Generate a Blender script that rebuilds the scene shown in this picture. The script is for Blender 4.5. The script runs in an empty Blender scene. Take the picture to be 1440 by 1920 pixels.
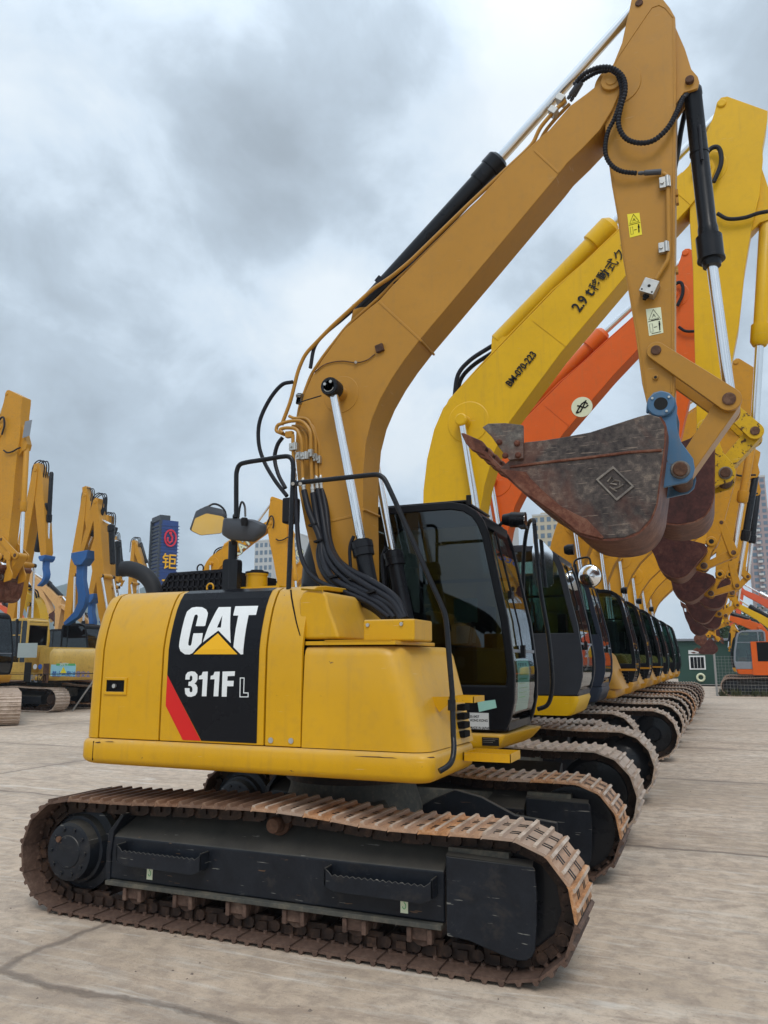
import bpy, bmesh, math, random
from mathutils import Vector, Matrix
random.seed(7)
R = math.radians
S = bpy.context.scene

# ---------------------------------------------------------------- camera
FOC, VPX, HZ, CAMH = 1461.0, 1340.0, 1238.0, 1.65
TH = math.atan((HZ-960)/FOC)
PSI = math.atan((VPX-720)/math.hypot(FOC, HZ-960))
cd = bpy.data.cameras.new("camera"); cam = bpy.data.objects.new("camera", cd)
S.collection.objects.link(cam); S.camera = cam
cam.location = (0, 0, CAMH)
cam.rotation_euler = (R(90)+TH, 0, PSI)
cd.sensor_fit = 'VERTICAL'; cd.sensor_height = 24.0; cd.lens = 24.0*FOC/1920.0
cd.clip_end = 5000; cd.clip_start = 0.05
S.render.resolution_x = 768; S.render.resolution_y = 1024

# ---------------------------------------------------------------- world: broken overcast
SUN_EL, SUN_AZ = R(52), R(205)
w = bpy.data.worlds.new("World"); S.world = w; w.use_nodes = True
nt = w.node_tree; nt.nodes.clear()
def N(nt, t, **k):
    n = nt.nodes.new(t)
    for a, b in k.items(): setattr(n, a, b)
    return n
def mathn(nt, op, a, b=None, clamp=False):
    n = N(nt, 'ShaderNodeMath', operation=op, use_clamp=clamp)
    for i, x in enumerate((a, b)):
        if x is None: continue
        if isinstance(x, (int, float)): n.inputs[i].default_value = x
        else: nt.links.new(x, n.inputs[i])
    return n.outputs[0]
def rampn(nt, fac, stops, interp='LINEAR'):
    n = N(nt, 'ShaderNodeValToRGB'); cr = n.color_ramp; cr.interpolation = interp
    while len(cr.elements) < len(stops): cr.elements.new(0.5)
    for e, (p, c) in zip(cr.elements, stops):
        e.position = p; e.color = (*c, 1) if len(c) == 3 else c
    nt.links.new(fac, n.inputs[0]); return n.outputs[0]
def mixn(nt, fac, a, b, blend='MIX'):
    n = N(nt, 'ShaderNodeMix', data_type='RGBA', blend_type=blend)
    for s, x in ((0, fac), (6, a), (7, b)):
        if isinstance(x, (int, float)): n.inputs[s].default_value = x
        elif isinstance(x, tuple): n.inputs[s].default_value = (*x, 1)
        else: nt.links.new(x, n.inputs[s])
    return n.outputs[2]
tc = N(nt, 'ShaderNodeTexCoord')
sky = N(nt, 'ShaderNodeTexSky', sky_type='NISHITA'); sky.sun_disc = False
sky.sun_elevation = SUN_EL; sky.sun_rotation = SUN_AZ
sep = N(nt, 'ShaderNodeSeparateXYZ'); nt.links.new(tc.outputs['Generated'], sep.inputs[0])
zc = mathn(nt, 'MAXIMUM', sep.outputs[2], 0.0)
zz = mathn(nt, 'ADD', zc, 0.55)
cx = mathn(nt, 'DIVIDE', sep.outputs[0], zz); cy = mathn(nt, 'DIVIDE', sep.outputs[1], zz)
cmb = N(nt, 'ShaderNodeCombineXYZ'); nt.links.new(cx, cmb.inputs[0]); nt.links.new(cy, cmb.inputs[1])
mp = N(nt, 'ShaderNodeMapping'); nt.links.new(cmb.outputs[0], mp.inputs[0])
mp.inputs['Location'].default_value = (3.1, 1.7, 0); mp.inputs['Scale'].default_value = (1.0, 0.9, 1)
mp.inputs['Rotation'].default_value = (0, 0, R(35))
def noise(nt, vec, sc, det=5, rough=.5, dist=0.0, out=0):
    n = N(nt, 'ShaderNodeTexNoise'); n.inputs['Scale'].default_value = sc
    n.inputs['Detail'].default_value = det; n.inputs['Roughness'].default_value = rough
    n.inputs['Distortion'].default_value = dist
    if vec is not None: nt.links.new(vec, n.inputs['Vector'])
    return n.outputs[out]
n1 = noise(nt, mp.outputs[0], 2.5, 8, .55, .25)
n2 = noise(nt, mp.outputs[0], 8.0, 7, .58, .4)
c = mathn(nt, 'ADD', mathn(nt, 'MULTIPLY', n1, .72), mathn(nt, 'MULTIPLY', n2, .28))
# broad structure of the cloud deck: brighter and darker quarters of the sky
def blob(px, py, width, amp):
    f = Vector((-math.sin(PSI)*math.cos(TH), math.cos(PSI)*math.cos(TH), math.sin(TH)))
    r = Vector((math.cos(PSI), math.sin(PSI), 0)); u = r.cross(f)
    d = (f*FOC + r*(px-720) + u*(960-py)).normalized()
    dp = N(nt, 'ShaderNodeVectorMath', operation='DOT_PRODUCT')
    nt.links.new(tc.outputs['Generated'], dp.inputs[0]); dp.inputs[1].default_value = d
    k = mathn(nt, 'SUBTRACT', 1.0, dp.outputs['Value'])
    k = mathn(nt, 'MULTIPLY', k, -1.0/(1-math.cos(R(width))))
    return mathn(nt, 'MULTIPLY', mathn(nt, 'EXPONENT', k), amp)
for b in ((420, 330, 14, -.055), (110, 130, 9, .09), (240, 560, 9, .03), (1010, 420, 13, .12), (60, 420, 8, -.035), (1000, 60, 9, .07),
          (620, 120, 8, -.05), (360, 700, 8, -.03), (750, 700, 10, .06), (200, 860, 10, .01), (620, 500, 8, .03), (700, 260, 7, -.04)):
    c = mathn(nt, 'ADD', c, blob(*b))
col = rampn(nt, c, [(.24, (.31, .35, .39)), (.37, (.37, .43, .49)), (.48, (.52, .61, .70)), (.55, (.70, .81, .92)), (.66, (.90, .97, 1.02)), (.80, (.97, 1.02, 1.06))])
skc = N(nt, 'ShaderNodeVectorMath', operation='SCALE'); nt.links.new(sky.outputs[0], skc.inputs[0]); skc.inputs['Scale'].default_value = .10
hz = rampn(nt, sep.outputs[2], [(0.0, (.90, .90, .90)), (.12, (.45, .45, .45)), (.35, (.12, .12, .12)), (1, (.0, .0, .0))])
col = mixn(nt, mathn(nt, 'MULTIPLY', hz, .75), col, (.53, .66, .78))
col = mixn(nt, .08, col, skc.outputs[0])
el = mathn(nt, 'SUBTRACT', sep.outputs[2], .62)
ovr = mathn(nt, 'ADD', 1.0, mathn(nt, 'MULTIPLY', mathn(nt, 'MAXIMUM', el, 0.0), 2.4))
scl = N(nt, 'ShaderNodeVectorMath', operation='SCALE'); nt.links.new(col, scl.inputs[0]); nt.links.new(ovr, scl.inputs['Scale'])
bg = N(nt, 'ShaderNodeBackground'); nt.links.new(scl.outputs[0], bg.inputs[0]); bg.inputs[1].default_value = 1.0
wo = N(nt, 'ShaderNodeOutputWorld'); nt.links.new(bg.outputs[0], wo.inputs[0])

sl = bpy.data.lights.new("sun", 'SUN'); sl.energy = 1.3; sl.angle = R(24); sl.color = (1, .95, .88)
so = bpy.data.objects.new("sun", sl); S.collection.objects.link(so)
sd = Vector((math.sin(SUN_AZ)*math.cos(SUN_EL)*-1, math.cos(SUN_AZ)*math.cos(SUN_EL), math.sin(SUN_EL)))
so.rotation_euler = sd.to_track_quat('Z', 'Y').to_euler(); so.location = (0, -5, 20)
sky.sun_rotation = math.atan2(sd.x, sd.y)
S.view_settings.view_transform = 'Standard'; S.view_settings.look = 'None'
S.view_settings.exposure = 0.18; S.view_settings.gamma = 1.0
S.cycles.max_bounces = 7; S.cycles.transparent_max_bounces = 12
S.cycles.use_denoising = True

# ---------------------------------------------------------------- pixel of the survey photo -> point in a known vertical plane
_f = Vector((-math.sin(PSI)*math.cos(TH), math.cos(PSI)*math.cos(TH), math.sin(TH)))
_r = Vector((math.cos(PSI), math.sin(PSI), 0)); _u = _r.cross(_f)
OX = OY = 0.0
def ray(u, v): return _f*FOC + _r*(u-720) + _u*(960-v)
def W(u, v, y):
    d = ray(u, v); t = y/d.y
    return Vector((d.x*t, y, CAMH+d.z*t))
def P(u, v, y):
    p = W(u, v, y); return Vector((p.x-OX, p.y-OY, p.z))
def Q(u, v, y):
    p = P(u, v, y); return (p.x, p.z)
def gz(u, v, z=0.0):
    d = ray(u, v); t = (z-CAMH)/d.z
    return Vector((d.x*t, d.y*t, z))
def poly(pts, y): return [Q(u, v, y) for u, v in pts]

# ---------------------------------------------------------------- mesh builder
class G:
    def __init__(s): s.v = []; s.f = []; s.m = []; s.sm = []
    def add(s, vs, fs, m=0, sm=False):
        b = len(s.v); s.v += [tuple(x) for x in vs]
        for f in fs: s.f.append(tuple(b+i for i in f)); s.m.append(m); s.sm.append(sm)
        return s
    def box(s, x0, x1, y0, y1, z0, z1, m=0):
        vs = [(x, y, z) for x in (x0, x1) for y in (y0, y1) for z in (z0, z1)]
        return s.add(vs, [(0,1,3,2),(4,6,7,5),(0,4,5,1),(2,3,7,6),(0,2,6,4),(1,5,7,3)], m)
    def obox(s, c, ax, ay, az, m=0):      # centre and three half vectors
        c = Vector(c); ax = Vector(ax); ay = Vector(ay); az = Vector(az)
        vs = [c+ax*i+ay*j+az*k for i in (-1,1) for j in (-1,1) for k in (-1,1)]
        return s.add(vs, [(0,1,3,2),(4,6,7,5),(0,4,5,1),(2,3,7,6),(0,2,6,4),(1,5,7,3)], m)
    def hexa(s, b, t, m=0):               # bottom and top rings of 4
        return s.add(list(b)+list(t), [(3,2,1,0),(4,5,6,7)]+[(i,(i+1)%4,4+(i+1)%4,4+i) for i in range(4)], m)
    def prism(s, pts, y0, y1, m=0, rim=None, sm=False):
        n = len(pts)
        vs = [(x, y0, z) for x, z in pts]+[(x, y1, z) for x, z in pts]
        s.add(vs, [tuple(range(n)), tuple(range(2*n-1, n-1, -1))], m)
        b = len(s.v)-2*n
        for i in range(n):
            j = (i+1) % n
            s.f.append((b+i, b+n+i, b+n+j, b+j)); s.m.append(m if rim is None else rim); s.sm.append(sm)
        return s
    def ring(s, outer, inner, y0, y1, m=0):
        n = len(outer)
        vs = [(x, y0, z) for x, z in outer]+[(x, y0, z) for x, z in inner]+[(x, y1, z) for x, z in outer]+[(x, y1, z) for x, z in inner]
        fs = []
        for i in range(n):
            j = (i+1) % n
            fs += [(i,j,n+j,n+i), (2*n+i,3*n+i,3*n+j,2*n+j), (i,2*n+i,2*n+j,j), (n+i,n+j,3*n+j,3*n+i)]
        return s.add(vs, fs, m)
    def tube(s, pts, r, n=10, m=0, ridge=0, cap=True, r1=None):
        pts = [Vector(p) for p in pts]; vs = []; fs = []
        T = []
        for i in range(len(pts)):
            a = pts[max(i-1, 0)]; b = pts[min(i+1, len(pts)-1)]; T.append((b-a).normalized())
        up = Vector((0, 0, 1)) if abs(T[0].z) < .9 else Vector((1, 0, 0))
        nrm = (up-T[0]*up.dot(T[0])).normalized()
        for i, p in enumerate(pts):
            nrm = (nrm-T[i]*nrm.dot(T[i])).normalized(); bi = T[i].cross(nrm)
            rr = r if r1 is None else r+(r1-r)*i/(len(pts)-1)
            if ridge: rr *= (1.0 if i % 2 else 1-ridge)
            for k in range(n):
                a = 2*math.pi*k/n; vs.append(p+(nrm*math.cos(a)+bi*math.sin(a))*rr)
        for i in range(len(pts)-1):
            for k in range(n):
                j = (k+1) % n; fs.append((i*n+k, i*n+j, (i+1)*n+j, (i+1)*n+k))
        s.add(vs, fs, m, True)
        if cap: s.add(vs[:n], [tuple(range(n-1, -1, -1))], m); s.add(vs[-n:], [tuple(range(n))], m)
        return s
    def cyl(s, a, b, r, n=20, m=0, r1=None): return s.tube([a, b], r, n, m, r1=r1)
    def steps(s, a, b, prof, n=24, m=0):   # lathe along a->b: prof = [(t, r), ...]
        a = Vector(a); b = Vector(b); d = b-a
        T = d.normalized(); up = Vector((0,0,1)) if abs(T.z) < .9 else Vector((1,0,0))
        nr = (up-T*up.dot(T)).normalized(); bi = T.cross(nr); vs = []; fs = []
        for t, r in prof:
            for k in range(n):
                q = 2*math.pi*k/n; vs.append(a+d*t+(nr*math.cos(q)+bi*math.sin(q))*r)
        L = len(prof)
        for i in range(L-1):
            for k in range(n):
                j = (k+1) % n; fs.append((i*n+k, i*n+j, (i+1)*n+j, (i+1)*n+k))
        s.add(vs, fs, m, True)
        s.add(vs[:n], [tuple(range(n-1,-1,-1))], m); s.add(vs[-n:], [tuple(range(n))], m)
        return s
    def hexnut(s, c, ax, r, h, m=0):
        c = Vector(c); ax = Vector(ax); return s.tube([c, c+ax*h], r, 6, m)
    def build(s, name, mats, parent=None, bev=0, seg=3, ang=35, smooth=False):
        me = bpy.data.meshes.new(name); me.from_pydata(s.v, [], s.f)
        if not isinstance(mats, (list, tuple)): mats = [mats]
        for x in mats: me.materials.append(x)
        me.polygons.foreach_set('material_index', s.m)
        me.validate(); me.update()
        bm = bmesh.new(); bm.from_mesh(me); bmesh.ops.recalc_face_normals(bm, faces=bm.faces)
        bm.to_mesh(me); bm.free()
        me.polygons.foreach_set('use_smooth', [True]*len(me.polygons))
        me.set_sharp_from_angle(angle=R(ang))
        o = bpy.data.objects.new(name, me); S.collection.objects.link(o)
        if parent: o.parent = parent
        if bev:
            b = o.modifiers.new('bevel', 'BEVEL'); b.width = bev; b.segments = seg
            b.limit_method = 'ANGLE'; b.angle_limit = R(30); b.harden_normals = True; b.use_clamp_overlap = True
        return o
def smooth(pts, k=6):                      # Catmull-Rom through points
    p = [Vector(x) for x in pts]; out = []
    q = [p[0]*2-p[1]]+p+[p[-1]*2-p[-2]]
    for i in range(1, len(q)-2):
        for j in range(k):
            t = j/k
            out.append(.5*((2*q[i])+(q[i+1]-q[i-1])*t+(2*q[i-1]-5*q[i]+4*q[i+1]-q[i+2])*t*t+(3*q[i]-q[i-1]-3*q[i+1]+q[i+2])*t**3))
    return out+[p[-1]]
def resample(pts, step):
    out = [pts[0]]; acc = 0
    for a, b in zip(pts, pts[1:]):
        L = (b-a).length; d = step-acc
        while d <= L:
            out.append(a+(b-a)*(d/L)); d += step
        acc = (L-(d-step))
    return out
def hose(g, pts, r, m=0, n=10, corr=False, k=6):
    sp = smooth(pts, k)
    if corr: g.tube(resample(sp, r*.62), r*1.06, n, m, ridge=.27)
    else: g.tube(sp, r, n, m)
def disc(c, r, n=28): return [(c[0]+r*math.cos(2*math.pi*i/n), c[1]+r*math.sin(2*math.pi*i/n)) for i in range(n)]
def capsule(a, b, ra, rb, n=10):           # dog-bone outline between two pins
    a = Vector(a); b = Vector(b); d = (b-a).normalized(); th = math.atan2(d.y, d.x); out = []
    for i in range(n+1):
        t = th+math.pi/2+math.pi*i/n; out.append((a.x+ra*math.cos(t), a.y+ra*math.sin(t)))
    for i in range(n+1):
        t = th-math.pi/2+math.pi*i/n; out.append((b.x+rb*math.cos(t), b.y+rb*math.sin(t)))
    return out
def thing(name, label, cat, loc=(0,0,0), rz=0, group=None, kind=None):
    o = bpy.data.objects.new(name, None); S.collection.objects.link(o)
    o.location = loc; o.rotation_euler = (0, 0, rz); o.empty_display_size = .3
    tag(o, label, cat, group, kind); return o
def tag(o, label=None, cat=None, group=None, kind=None):
    if label: o['label'] = label
    if cat: o['category'] = cat
    if group: o['group'] = group
    if kind: o['kind'] = kind
    return o
def copy_tree(o, parent=None):
    c = o.copy(); S.collection.objects.link(c); c.parent = parent
    for ch in list(o.children): copy_tree(ch, c)
    return c
def text(name, s, mat, parent, org, ex, ez, size, depth=.002, offset=0.0, sx=1.0, align='LEFT', space=1.0, shear=0.0):
    """lettering as a thin mesh: org = baseline start, ex = writing direction, ez = up on the surface"""
    cu = bpy.data.curves.new(name, 'FONT'); cu.body = s; cu.size = size; cu.extrude = depth; cu.offset = offset
    cu.align_x = align; cu.space_character = space; cu.shear = shear; cu.resolution_u = 4
    t = bpy.data.objects.new(name+'_c', cu); S.collection.objects.link(t)
    bpy.context.view_layer.update()
    me = bpy.data.meshes.new_from_object(t.evaluated_get(bpy.context.evaluated_depsgraph_get()))
    bpy.data.objects.remove(t)
    ex = Vector(ex).normalized(); ez = Vector(ez).normalized(); nn = ex.cross(ez)
    M = Matrix.Identity(4)
    for i in range(3):
        M[i][0] = ex[i]*sx; M[i][1] = ez[i]; M[i][2] = nn[i]; M[i][3] = org[i]
    me.transform(M); me.materials.clear(); me.materials.append(mat)
    o = bpy.data.objects.new(name, me); S.collection.objects.link(o)
    if parent: o.parent = parent
    return o

# ---------------------------------------------------------------- materials
def newmat(name):
    m = bpy.data.materials.new(name); m.use_nodes = True; nt = m.node_tree
    return m, nt, nt.nodes['Principled BSDF']
def bump(nt, bs, h, strength=.2, dist=.01):
    b = N(nt, 'ShaderNodeBump'); b.inputs['Strength'].default_value = strength; b.inputs['Distance'].default_value = dist
    nt.links.new(h, b.inputs['Height']); nt.links.new(b.outputs[0], bs.inputs['Normal'])
def objco(nt): return N(nt, 'ShaderNodeTexCoord').outputs['Object']
def paint(name, col, rough=.36, dirt=.25, dirtcol=(.16, .11, .06), chips=0.0, chipcol=(.07, .035, .02), coat=.08, sc=1.0):
    m, nt, bs = newmat(name); co = objco(nt)
    a = noise(nt, co, 1.3*sc, 6, .6, .3); b = noise(nt, co, 14*sc, 5, .65)
    base = mixn(nt, rampn(nt, a, [(.3, (0,0,0)), (.75, (1,1,1))]), tuple(x*.92 for x in col), tuple(min(1, x*1.07) for x in col))
    d = mathn(nt, 'MULTIPLY', rampn(nt, b, [(.5, (0,0,0)), (.78, (1,1,1))]), dirt)
    base = mixn(nt, d, base, dirtcol)
    rr = mathn(nt, 'ADD', mathn(nt, 'MULTIPLY', a, .22), rough-.08)
    if chips:
        e = noise(nt, co, 9*sc, 8, .7, .6); k = rampn(nt, e, [(.68-chips*.2, (0,0,0)), (.70-chips*.2, (1,1,1))])
        base = mixn(nt, k, base, chipcol)
        rr = mathn(nt, 'ADD', rr, mathn(nt, 'MULTIPLY', k, .3))
    nt.links.new(base, bs.inputs['Base Color']); nt.links.new(rr, bs.inputs['Roughness'])
    bs.inputs['Coat Weight'].default_value = coat; bs.inputs['Coat Roughness'].default_value = .25; bs.inputs['Specular IOR Level'].default_value = .24
    # settled dust on upward faces and run-off streaks on the sides
    gn = N(nt, 'ShaderNodeNewGeometry'); sz = N(nt, 'ShaderNodeSeparateXYZ'); nt.links.new(gn.outputs['Normal'], sz.inputs[0])
    up = mathn(nt, 'MULTIPLY', mathn(nt, 'MAXIMUM', sz.outputs[2], 0.0), mathn(nt, 'ADD', mathn(nt, 'MULTIPLY', b, .5), .05))
    base = mixn(nt, up, base, (.42, .36, .28))
    mp = N(nt, 'ShaderNodeMapping'); nt.links.new(co, mp.inputs[0]); mp.inputs['Scale'].default_value = (16, 16, .9)
    stk = rampn(nt, noise(nt, mp.outputs[0], 1.0, 5, .6), [(.56, (0,0,0)), (.78, (1,1,1))])
    base = mixn(nt, mathn(nt, 'MULTIPLY', stk, .22), base, (.24, .15, .06))
    scr = N(nt, 'ShaderNodeMapping'); nt.links.new(co, scr.inputs[0]); scr.inputs['Scale'].default_value = (3, 3, 60); scr.inputs['Rotation'].default_value = (0, .25, 0)
    sc2 = rampn(nt, noise(nt, scr.outputs[0], 1.6, 4, .5), [(.70, (0,0,0)), (.73, (1,1,1))])
    base = mixn(nt, mathn(nt, 'MULTIPLY', sc2, .35), base, (.62, .52, .34))
    nt.links.new(base, bs.inputs['Base Color'])
    bump(nt, bs, mathn(nt, 'ADD', noise(nt, co, 160, 2, .5), mathn(nt, 'MULTIPLY', noise(nt, co, 2.2, 2, .5), 2.2)), .07, .004)
    return m
def plain(name, col, rough=.5, metal=0.0, var=.25, sc=8, bmp=.1, coat=0):
    m, nt, bs = newmat(name); co = objco(nt); a = noise(nt, co, sc, 6, .62)
    base = mixn(nt, a, tuple(x*(1-var) for x in col), tuple(min(1, x*(1+var)) for x in col))
    nt.links.new(base, bs.inputs['Base Color']); bs.inputs['Metallic'].default_value = metal; bs.inputs['Specular IOR Level'].default_value = .18 if max(col) < .06 else .4
    nt.links.new(mathn(nt, 'ADD', mathn(nt, 'MULTIPLY', a, .3), rough-.15), bs.inputs['Roughness'])
    if coat: bs.inputs['Coat Weight'].default_value = coat
    if bmp: bump(nt, bs, noise(nt, co, sc*9, 4, .6), bmp, .004)
    return m
def rusty(name, c0, c1, c2, sc=6, rough=.62, metal=.0, w=(.35, .52, .68), bmp=.35, stretch=(1,1,1), vary=0.0, vcol=(.34, .27, .22)):
    m, nt, bs = newmat(name)
    mp = N(nt, 'ShaderNodeMapping'); nt.links.new(objco(nt), mp.inputs[0]); mp.inputs['Scale'].default_value = stretch
    co = mp.outputs[0]
    a = noise(nt, co, sc, 9, .68, .5); b = noise(nt, co, sc*7, 6, .7)
    f = mathn(nt, 'ADD', mathn(nt, 'MULTIPLY', a, .7), mathn(nt, 'MULTIPLY', b, .3))
    bc = rampn(nt, f, [(w[0], c0), (w[1], c1), (w[2], c2)])
    if vary:
        oi = N(nt, 'ShaderNodeObjectInfo'); bc = mixn(nt, mathn(nt, 'MULTIPLY', rampn(nt, oi.outputs['Random'], [(.15, (0,0,0)), (.85, (1,1,1))]), vary), bc, vcol)
    nt.links.new(bc, bs.inputs['Base Color'])
    bs.inputs['Metallic'].default_value = metal; bs.inputs['Roughness'].default_value = rough; bs.inputs['Specular IOR Level'].default_value = .25
    bump(nt, bs, f, bmp, .006); return m
M = {}
M['yellow'] = paint('body_yellow', (.61, .322, .005), .34, .14, chips=.02)
M['boomtan'] = paint('boom_yellow', (.42, .205, .028), .38, .2, chips=.0)
M['bright'] = paint('bright_yellow', (.68, .395, .0015), .42, .12)
M['brightworn'] = paint('worn_bright_yellow', (.60, .36, .006), .45, .3, chips=.6, sc=1.6)
M['orange'] = paint('orange_paint', (.66, .105, .006), .38, .15)
M['tan'] = paint('tan_yellow', (.52, .245, .014), .45, .3, chips=.03)
M['amber'] = paint('amber_yellow', (.60, .28, .010), .45, .25)
M['wornyellow'] = paint('faded_yellow', (.62, .40, .09), .5, .4, chips=.25, chipcol=(.10, .04, .02))
M['peach'] = paint('faded_orange_yellow', (.62, .36, .14), .5, .4)
M['red'] = paint('red_orange', (.66, .10, .035), .42, .15)
M['blue'] = paint('attachment_blue', (.025, .12, .36), .42, .25, chips=.15)
M['earblue'] = paint('bucket_ear_blue', (.065, .15, .26), .45, .45, chips=.12, dirtcol=(.16, .16, .16))
M['black'] = plain('black_enamel', (.010, .011, .014), .30, 0, .3, 5, .03, coat=.12)
M['cabblack'] = plain('cab_black', (.007, .008, .011), .38, 0, .25, 4, .05)
M['cabgrey'] = plain('cab_dark_grey', (.030, .034, .043), .42, 0, .2, 4, .08)
M['cabblue'] = plain('cab_blue_grey', (.026, .034, .052), .42, 0, .2, 4, .08)
M['frame'] = rusty('track_frame_blue_black', (.005, .006, .009), (.012, .015, .021), (.13, .12, .10), 7, .42, 0, (.3, .62, .80), .15)
def dusty(m, col=(.10, .092, .076), k=.8):
    nt = m.node_tree; bs = nt.nodes['Principled BSDF']; l = bs.inputs['Base Color'].links[0]; src = l.from_socket
    gn = N(nt, 'ShaderNodeNewGeometry'); sz = N(nt, 'ShaderNodeSeparateXYZ'); nt.links.new(gn.outputs['True Normal'], sz.inputs[0]); co = objco(nt)
    up = mathn(nt, 'MULTIPLY', rampn(nt, sz.outputs[2], [(.25, (0,0,0)), (.6, (1,1,1))]), mathn(nt, 'ADD', mathn(nt, 'MULTIPLY', noise(nt, co, 5, 7, .65), 1.0), .15, True))
    c = mixn(nt, mathn(nt, 'MULTIPLY', up, k), src, col)
    for ang, sc, th, kk, cc in ((.4, (5, 5, 45), .70, .5, (.30, .29, .26)), (-.7, (6, 6, 50), .715, .5, (.22, .12, .06)), (1.4, (4, 4, 60), .72, .5, (.33, .31, .28))):
        mp = N(nt, 'ShaderNodeMapping'); nt.links.new(co, mp.inputs[0]); mp.inputs['Rotation'].default_value = (0, ang, 0); mp.inputs['Scale'].default_value = sc
        c = mixn(nt, mathn(nt, 'MULTIPLY', rampn(nt, noise(nt, mp.outputs[0], 1.2, 3, .5, .2), [(th, (0,0,0)), (th+.02, (1,1,1))]), kk), c, cc)
    mud = noise(nt, co, 3.3, 9, .7, .3); c = mixn(nt, mathn(nt, 'MULTIPLY', rampn(nt, mud, [(.56, (0,0,0)), (.72, (1,1,1))]), .45), c, (.075, .062, .048))
    nt.links.new(c, bs.inputs['Base Color'])
dusty(M['frame'])
M['framedust'] = rusty('dusty_frame', (.03, .034, .036), (.07, .068, .058), (.20, .17, .12), 5, .7, 0, (.3, .5, .75), .2)
M['rubber'] = plain('rubber', (.012, .012, .014), .55, 0, .3, 20, .1)
M['hose'] = plain('hose_black', (.014, .015, .02), .42, 0, .3, 30, .08)
M['chrome'] = plain('chrome_rod', (.78, .79, .80), .17, 1.0, .05, 3, 0)
M['zinc'] = plain('zinc_clamp', (.5, .49, .46), .4, .85, .25, 30, .1)
M['rust'] = rusty('rust_brown', (.035, .018, .012), (.10, .05, .03), (.21, .12, .075), 7, .75)
M['chainrust'] = rusty('dark_chain_rust', (.012, .008, .007), (.035, .02, .014), (.10, .055, .035), 9, .6)
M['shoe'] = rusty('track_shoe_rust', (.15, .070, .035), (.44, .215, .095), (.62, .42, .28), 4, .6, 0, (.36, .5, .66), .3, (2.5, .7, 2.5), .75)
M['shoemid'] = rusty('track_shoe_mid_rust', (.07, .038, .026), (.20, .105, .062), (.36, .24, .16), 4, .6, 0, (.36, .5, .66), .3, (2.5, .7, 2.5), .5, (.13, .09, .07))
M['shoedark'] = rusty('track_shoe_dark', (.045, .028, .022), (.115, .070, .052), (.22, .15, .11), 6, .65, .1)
M['grouser'] = rusty('worn_grouser', (.22, .15, .11), (.48, .38, .30), (.66, .58, .50), 6, .5)
M['shoegrey'] = rusty('track_shoe_worn_grey', (.20, .15, .115), (.42, .33, .26), (.56, .47, .40), 4, .55, 0, (.36, .5, .66), .3, (1,1,1), .5, (.36, .22, .14))
M['bucket'] = rusty('bucket_steel', (.018, .015, .020), (.062, .048, .050), (.30, .22, .17), 11, .40, .3, (.40, .53, .72), .6, (.8, 1.0, 1.5))
def bucketsteel(name, cols):
    m, nt, bs = newmat(name); co = objco(nt)
    a = noise(nt, co, 3.2, 9, .7, .4); b = noise(nt, co, 26, 6, .7); base = rampn(nt, mathn(nt, 'ADD', mathn(nt, 'MULTIPLY', a, .55), mathn(nt, 'MULTIPLY', b, .45)), [(.38, cols[0]), (.52, cols[1]), (.66, cols[2])])
    r = noise(nt, co, 1.5, 7, .62, .6); base = mixn(nt, mathn(nt, 'MULTIPLY', rampn(nt, r, [(.48, (0,0,0)), (.60, (1,1,1))]), .7), base, (.105, .040, .026))
    for ang, sc, th, k in ((.5, (4, 1, 70), .66, .55), (-.8, (5, 1, 80), .68, .45), (1.3, (3, 1, 90), .70, .4)):
        mp = N(nt, 'ShaderNodeMapping'); nt.links.new(co, mp.inputs[0]); mp.inputs['Rotation'].default_value = (0, ang, 0); mp.inputs['Scale'].default_value = sc
        s_ = rampn(nt, noise(nt, mp.outputs[0], 1.4, 3, .5, .3), [(th, (0,0,0)), (th+.03, (1,1,1))]); base = mixn(nt, mathn(nt, 'MULTIPLY', s_, k), base, (.34, .26, .20))
    nt.links.new(base, bs.inputs['Base Color']); bs.inputs['Roughness'].default_value = .5; bs.inputs['Metallic'].default_value = .2; bs.inputs['Specular IOR Level'].default_value = .3
    bump(nt, bs, b, .5, .006); return m
M['bucket'] = bucketsteel('bucket_side_steel', ((.022, .018, .018), (.080, .064, .056), (.27, .21, .16)))
M['cutter'] = bucketsteel('cutter_steel', ((.05, .045, .042), (.13, .115, .10), (.30, .26, .21)))
M['bucketrust'] = rusty('bucket_rust', (.040, .014, .010), (.13, .045, .026), (.26, .14, .09), 6, .55, .2, (.34, .5, .7), .45)
M['bucketred'] = rusty('red_brown_bucket', (.022, .010, .010), (.070, .024, .020), (.15, .065, .045), 4, .55, .2, (.34, .52, .74), .4)
M['scuff'] = rusty('scraped_steel', (.10, .09, .085), (.20, .175, .15), (.34, .30, .25), 9, .5, .4)
M['white'] = plain('white_print', (.74, .76, .76), .5, 0, .06, 20, 0)
M['paper'] = plain('paper_label', (.62, .64, .64), .7, 0, .08, 20, .05)
M['teal'] = plain('teal_paper', (.33, .62, .54), .6, 0, .08, 12, .05)
M['stickyellow'] = plain('sticker_yellow', (.78, .66, .02), .45, 0, .05, 12, 0)
M['stickpale'] = plain('sticker_pale', (.66, .70, .50), .45, 0, .06, 12, 0)
M['ink'] = plain('black_print', (.012, .012, .012), .5, 0, .1, 12, 0)
M['decal'] = plain('decal_black', (.005, .0055, .008), .28, 0, .2, 3, .02)
M['decalred'] = plain('decal_red', (.62, .008, .006), .38, 0, .05, 3, 0)
M['decalyellow'] = plain('decal_yellow', (.80, .42, .004), .38, 0, .04, 3, 0)
M['green'] = plain('print_green', (.10, .42, .14), .5, 0, .05, 12, 0)
M['blueprint'] = plain('print_blue', (.02, .10, .42), .5, 0, .05, 12, 0)
M['grille'] = plain('grille_black', (.012, .013, .018), .5, 0, .2, 12, .1)
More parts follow.
